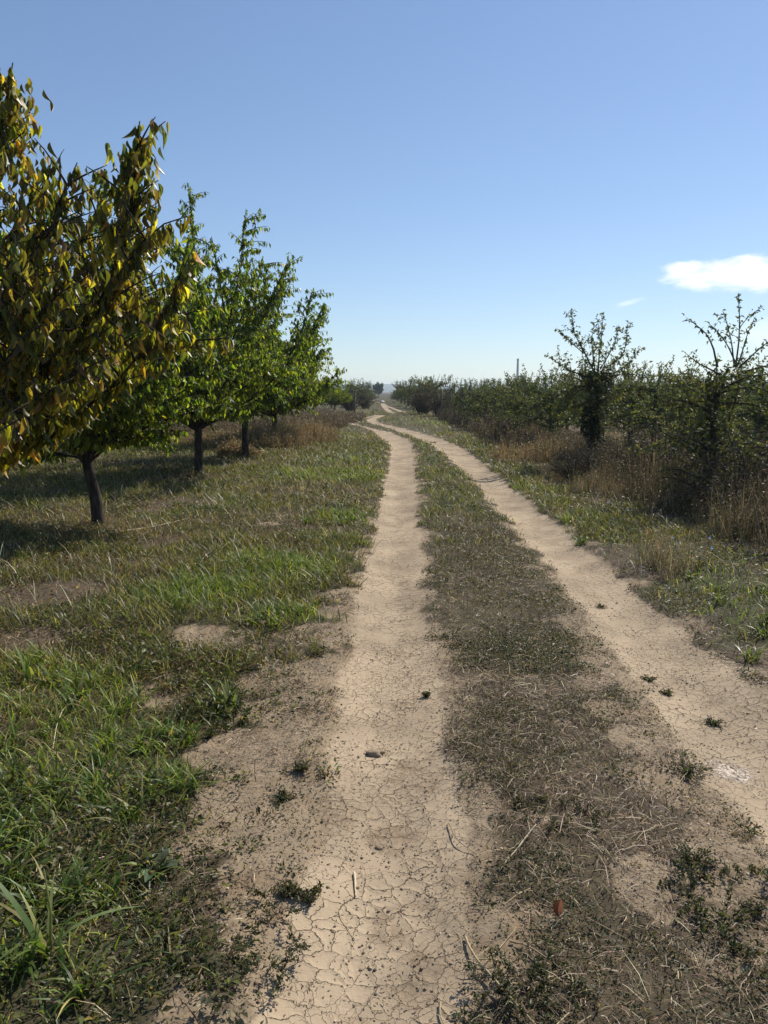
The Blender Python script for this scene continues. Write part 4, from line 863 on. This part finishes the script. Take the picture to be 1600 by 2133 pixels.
post(921, 818, 866, 45, .045, 'leftmost thin weathered post among the brambles', -1)
m = MB(); a = P(967, 841, 38.3); b = P(1040, 884, 36.8); tube(m, np.array([(0, 0, 0), (b - a) * .5, b - a]), [.07, .075, .08], 8); o = m.build('leaning_beam', M_POST); o.location = tuple(a); tag(o, 'dark beam propped diagonally between the wooden posts', 'beam')
m = MB(); a = G(735, 861)
tube(m, np.array([(0, 0, -.2), (0, 0, .8), (.02, 0, 1.5)]), .07, 8); o = m.build('wooden_post', M_POST); o.location = (-2.2, 58, 0); tag(o, 'grey post in front of the brown bush on the left side', 'post')

# ---------------------------------------------------------------- small things on the soil, near the camera
def on_ground(px, py): x, y = G(px, py); return np.array([x, y, zat(x, y)])
def stalk(pix, rad, col, label, name='straw_stalk', cat='stalk', group=None, lift=.008, arch=0.0, twigs=()):
    K = np.array([on_ground(*p) for p in pix]); K[:, 2] += lift; c = K[0].copy()
    cum = np.append(0, np.cumsum(np.linalg.norm(np.diff(K, axis=0), axis=1))); n = 14; s = np.linspace(0, cum[-1], n); pts = np.stack([np.interp(s, cum, K[:, k]) for k in range(3)], 1)
    for _ in range(2): pts[1:-1] = (pts[:-2] + 2 * pts[1:-1] + pts[2:]) / 4
    pts[:, 2] += arch * np.sin(np.linspace(0, math.pi, n)); m = MB(); r = np.random.default_rng(int(pix[0][0])); rr = np.linspace(rad, rad * .5, n) * (1 + .12 * r.normal(0, 1, n))
    tube(m, jit(r, pts - c, .0012), rr, 6, col)
    for (t, dx, dy, dz) in twigs:
        i = int(t * (n - 1)); q = pts[i] - c; tube(m, np.array([q, q + np.array([dx, dy, dz]) * .6 + [0, 0, .004], q + np.array([dx, dy, dz])]), [rad * .5, rad * .4, rad * .2], 5, col)
    o = m.build(name, M_STRAW, None, True); o.location = tuple(c); tag(o, label, cat, group)
SG = 'dry stalks lying on the soil'
stalk([(970, 1940), (985, 1985), (1020, 2030), (1060, 2075), (1110, 2133), (1150, 2180)], .0042, (.42, .34, .19), 'longest thick dry stalk running off the bottom of the photo beside the left rut', group=SG, arch=.012, twigs=[(.35, -.05, .02, .004), (.3, .07, -.01, .003)])
stalk([(918, 2060), (915, 2085), (925, 2110), (940, 2140)], .003, (.38, .3, .18), 'short dry stalk at the bottom edge of the left rut', group=SG)
stalk([(1063, 1955), (1100, 1970), (1130, 1995), (1170, 2030), (1220, 2038)], .0028, (.30, .235, .14), 'curved thin dry stalk to the right of the longest one', group=SG, arch=.01)
stalk([(1115, 1950), (1150, 1972), (1200, 1978), (1250, 1976)], .0025, (.26, .2, .12), 'thin brown stalk lying sideways above the curved one', group=SG, arch=.008)
stalk([(738, 1790), (742, 1840)], .0045, (.62, .5, .33), 'short pale straw lying straight on the cracked left rut', group=SG, lift=.005)
stalk([(706, 1873), (722, 1900), (740, 1932)], .0014, (.6, .5, .33), 'very thin pale straw below the short one on the left rut', group=SG, lift=.003)
stalk([(935, 1705), (945, 1740), (965, 1762), (990, 1775)], .0028, (.33, .26, .17), 'hooked dry stalk at the edge of the middle strip', group=SG, arch=.01)
stalk([(1040, 1810), (1070, 1785), (1100, 1750), (1115, 1720)], .0032, (.5, .41, .27), 'pale forked stalk lying up the middle strip', group=SG, arch=.02, twigs=[(.7, .04, .05, .01), (.8, .0, .06, .01)])
stalk([(1010, 1995), (1040, 1965), (1075, 1925)], .0018, (.5, .42, .27), 'thin straight straw crossing beside the longest stalk', group=SG)
stalk([(110, 1560), (140, 1470)], .0025, (.6, .52, .36), 'pale straw standing in the grass on the left', group=SG, arch=.05)
stalk([(245, 1115), (330, 1100), (390, 1085)], .008, (.5, .4, .27), 'long pale cane lying in the grass right of the leaning trunk', 'fallen_cane', 'cane', lift=.03)
stalk([(75, 1100), (150, 1102), (190, 1092)], .008, (.45, .36, .25), 'long pale cane lying in the grass left of the leaning trunk', 'fallen_cane', 'cane', lift=.03)

# dead leaf
def dead_leaf():
    T, Fq = LEAF_HI; p = on_ground(1166, 1900); m = MB(); V, Q, C = leaves(leaf_t([(0, .02), (.15, .3), (.35, .5), (.6, .45), (.82, .25), (1, .02)], 1.3, -.3), np.zeros((1, 3)), np.array([[.35, .6, .7]]), np.array([[-.8, -.5, .4]]), np.array([.055]), np.array([.022]), np.array([[.30, .12, .06]]))
    m.add(V, Q, C); o = m.build('fallen_leaf', M_DRY, None, True); o.location = (p[0], p[1] - .02, p[2] + .004); tag(o, 'curled reddish brown dead leaf standing on the bare soil', 'leaf')
dead_leaf()
# clods
def clod(px, py, s, label, name='soil_clod', mat=None, fl=.55):
    r = np.random.default_rng(int(px)); n, k = 10, 14; m = MB(); V = []
    for i in range(n + 1):
        th = math.pi * i / n
        for j in range(k):
            ph = 2 * math.pi * j / k; q = 1 + .35 * (vn(np.array([math.cos(ph) * math.sin(th) * 2 + px]), np.array([math.sin(ph) * math.sin(th) * 2 + math.cos(th) * 2 + py]), 4)[0] - .5) * 2
            V.append((s * q * math.sin(th) * math.cos(ph) * 1.3, s * q * math.sin(th) * math.sin(ph), s * fl * q * math.cos(th)))
    i = np.arange(n)[:, None]; j = np.arange(k)[None]; Q = np.stack([i * k + j, (i + 1) * k + j, (i + 1) * k + (j + 1) % k, i * k + (j + 1) % k], -1)
    m.add(V, Q); o = m.build(name, mat or M_CLOD); p = on_ground(px, py); o.location = (p[0], p[1], p[2] + s * fl * .35); tag(o, label, 'clod' if 'clod' in name else 'stone', 'clods of dry earth' if 'clod' in name else None)
M_CLOD = plain('dry_earth', (.27, .2, .13), .95); M_STONE = plain('pale_stone', (.6, .58, .55), .8)
clod(778, 1552, .028, 'grey broken clod in the middle of the left rut'); clod(792, 1548, .02, 'smaller clod touching the broken one in the left rut'); clod(597, 1905, .010, 'tiny dark clod left of the cracked rut'); clod(790, 1735, .012, 'flat little clod beside the dark scuffed patch')
clod(905, 918, .05, 'dark clod between the ruts before the bend'); clod(533, 1392, .03, 'dark lump in the bare patch among the left grass')
clod(796, 838.5, .28, 'small whitish block beside the far end of the track', 'white_block', M_STONE, .8)
# tufts standing alone on the bare soil
def tuft(px, py, rad, hh, n, label, pal, name='weed_tuft', ln=(.008, .018), stems=18, group='small weed tufts on the bare soil'):
    r = np.random.default_rng(int(px * 7 + py)); m = MB(); p0 = on_ground(px, py)
    for _ in range(stems):
        a = r.uniform(0, 6.28); q = rad * r.uniform(.3, 1); e = np.array([math.cos(a) * q, math.sin(a) * q, hh * r.uniform(.1, 1)])
        o0 = np.zeros(3)
        if rad > .15: b = r.uniform(0, 6.28); q2 = rad * math.sqrt(r.uniform()) ; o0 = np.array([math.cos(b) * q2, math.sin(b) * q2 * .8, 0]); e = o0 + e * np.array([.3, .3, 1])
        pts = bez(o0, (o0 + e) * .5 + [0, 0, hh * .2], e, 6); tube(m, pts, [.0012] * 6, 3, (.13, .10, .06)); t = r.uniform(.15, 1, n); c = np.stack([np.interp(t, np.linspace(0, 1, 6), pts[:, k]) for k in range(3)], 1) + r.normal(0, .004, (n, 3)); l = r.uniform(*ln, n)
        c[:, 2] = np.maximum(c[:, 2], .002)
        m.add(*leaves(LEAF_LO, c, r.normal(0, 1, (n, 3)) + [0, 0, .4], r.normal(0, .5, (n, 3)) + [0, 0, 1], l, l * .55, pick(r, n, pal)))
    o = m.build(name, M_GRASS); o.location = tuple(p0); tag(o, label, 'weed', group)
for a in [(602, 1848, .06, .04, 18, 'small dark weed tuft left of the straight pale straw'), (645, 1855, .05, .035, 16, 'smaller weed tuft touching the left rut, right of its neighbour'), (625, 1608, .06, .04, 14, 'little weed tuft on the bare soil left of the rut'),
          (595, 1655, .06, .03, 12, 'sparse brownish weed tuft below the little one'), (1490, 1482, .06, .03, 12, 'small green weed tuft in the middle of the right rut'), (1390, 1427, .05, .025, 12, 'small weed tuft on the right rut farther up'),
          (1352, 1402, .06, .02, 12, 'flat weed tuft at the left side of the right rut'), (1250, 1249, .07, .02, 10, 'flat dark weed tuft at the right edge of the right rut'), (1430, 1600, .11, .05, 20, 'dark spreading weed tuft beside the chalky patch'),
          (888, 1437, .04, .03, 10, 'tiny weed tuft at the right edge of the left rut'), (1440, 1800, .12, .08, 24, 'bushy dark weed tuft on the bare soil at lower right')]: tuft(*a, DARKG)
tuft(430, 1500, .2, .12, 30, 'dark leafy weed clump on the bare soil at left', DARKG + [(2, (.09, .13, .04))], stems=34, ln=(.012, .03)); tuft(450, 1960, .3, .05, 40, 'flat mat of small-leaved weed left of the rut', DARKG, stems=60, ln=(.007, .015)); tuft(1580, 1900, .3, .07, 44, 'dark mat of clover at the right edge', DARKG + [(3, (.10, .12, .05))], stems=55, ln=(.008, .018))
tuft(1100, 2060, .16, .05, 34, 'dark mat of weed beside the longest stalk', DARKG, stems=40, ln=(.007, .014)); tuft(1160, 1395 + 300, .2, .05, 30, 'mat of weed in the middle strip', DARKG, stems=40, ln=(.007, .014))
# rosette
def rosette():
    r = np.random.default_rng(77); n = 34; a = r.uniform(0, 6.28, n); el = r.uniform(.05, .9, n); d = np.stack([np.cos(a) * np.cos(el), np.sin(a) * np.cos(el), np.sin(el)], 1); l = r.uniform(.05, .10, n); nr = np.tile([0, 0, 1.], (n, 1)) + r.normal(0, .25, (n, 3))
    m = MB(); t = leaf_t([(0, .06), (.15, .12), (.28, .3), (.34, .18), (.46, .42), (.53, .26), (.68, .5), (.78, .36), (.9, .3), (1, .02)], .35, .45); m.add(*leaves(t, np.zeros((n, 3)) + [0, 0, .01], d, nr, l, l * .42, pick(r, n, [(3, (.085, .115, .06)), (2, (.12, .145, .08)), (1, (.06, .08, .035))])))
    o = m.build('thistle_rosette', M_GRASS, None, True); p = on_ground(318, 1812); o.location = tuple(p); tag(o, 'grey-green rosette weed with jagged leaves beside the bare soil at lower left', 'weed')
rosette()
# three broad-bladed grass plants standing above the rest
def maize_grass(px, py, h, n, label):
    r = np.random.default_rng(int(px)); p = on_ground(px, py); m = MB(); c = pick(r, n, [(3, (.13, .19, .05)), (1, (.3, .28, .1)), (1, (.2, .24, .1))]); pts = np.repeat([[0., 0., 0.]], n, 0) + r.normal(0, .012, (n, 3)) * [1, 1, 0]
    V, Q, C = blades(r, pts, r.uniform(.6, 1.0, n) * h, r.uniform(.012, .02, n), r.uniform(.02, .5, n), r.uniform(.1, .7, n), c, 7, None, np.clip(c * 1.2, 0, .9)); m.add(V, Q, C); tube(m, np.array([(0, 0, 0), (.01, 0, h * .4), (0, 0, h * .8)]), [.005, .004, .002], 6, (.25, .26, .1))
    o = m.build('tall_grass_plant', M_GRASS, None, True); o.location = tuple(p); tag(o, label, 'grass plant', 'broad-bladed grass plants standing tall')
maize_grass(105, 1990, .34, 9, 'tall broad-bladed grass plant at lower left with a yellowing blade'); maize_grass(380, 1235, .30, 10, 'upright pale grass plant in the bright clump left of the rut'); maize_grass(475, 1480, .22, 7, 'hooked grass plant standing on the bare patch'); maize_grass(60, 1420, .26, 9, 'broad-bladed grass plant near the left edge')
# chicory flowers among the right-hand grass
for i, (px, py, w) in enumerate([(1266, 1047, 'nearest to the brown weeds'), (1308, 1063, 'second from the brown weeds'), (1400, 1120, 'leftmost of the lower three'), (1477, 1121, 'in the bright grass'), (1482, 1142, 'lowest of the pale blue ones')]):
    r = np.random.default_rng(i); p = on_ground(px, py + 22); e = empty('chicory_flower', tuple(p)); tag(e, 'pale blue chicory flower on a thin stem, ' + w, 'flower', 'chicory flowers in the right verge')
    h = P(px, py, p[1])[2] - p[2]; m = MB(); tube(m, np.array([(0, 0, 0), (.01, 0, h * .5), (0, 0, h)]), .0025, 4, (.1, .12, .05)); m.build('stem', M_GRASS, e)
    n = 14; a = np.arange(n) * 2 * math.pi / n; d = np.stack([np.cos(a), np.sin(a) * .7 - .2, .5 + .7 * np.sin(a)], 1); m = MB(); m.add(*leaves(LEAF_Q, np.tile([0, 0, h], (n, 1)), d, np.tile([0, -.7, .7], (n, 1)), np.full(n, .018), np.full(n, .009), np.tile([.42, .48, .78], (n, 1)))); m.build('petals', M_DRY, e)

# ---------------------------------------------------------------- haze
def haze():
    m = bpy.data.materials.new('haze'); m.use_nodes = True; nt = m.node_tree; nt.nodes.clear(); out = nd(nt, 'ShaderNodeOutputMaterial'); v = nd(nt, 'ShaderNodeVolumePrincipled')
    v.inputs['Color'].default_value = (.74, .87, 1, 1); v.inputs['Density'].default_value = .0003; v.inputs['Anisotropy'].default_value = .3; nt.links.new(v.outputs[0], out.inputs['Volume'])
    x0, x1, y0, y1, z0, z1 = -4600, 4600, -40, 3900, -4, 34; V = [(a, b, c) for c in (z0, z1) for b in (y0, y1) for a in (x0, x1)]
    Q = [(0, 2, 3, 1), (4, 5, 7, 6), (0, 1, 5, 4), (2, 6, 7, 3), (0, 4, 6, 2), (1, 3, 7, 5)]
    tag(mk('haze', V, Q, m), 'thin pale haze in the distance', 'haze', None, 'stuff')
haze()
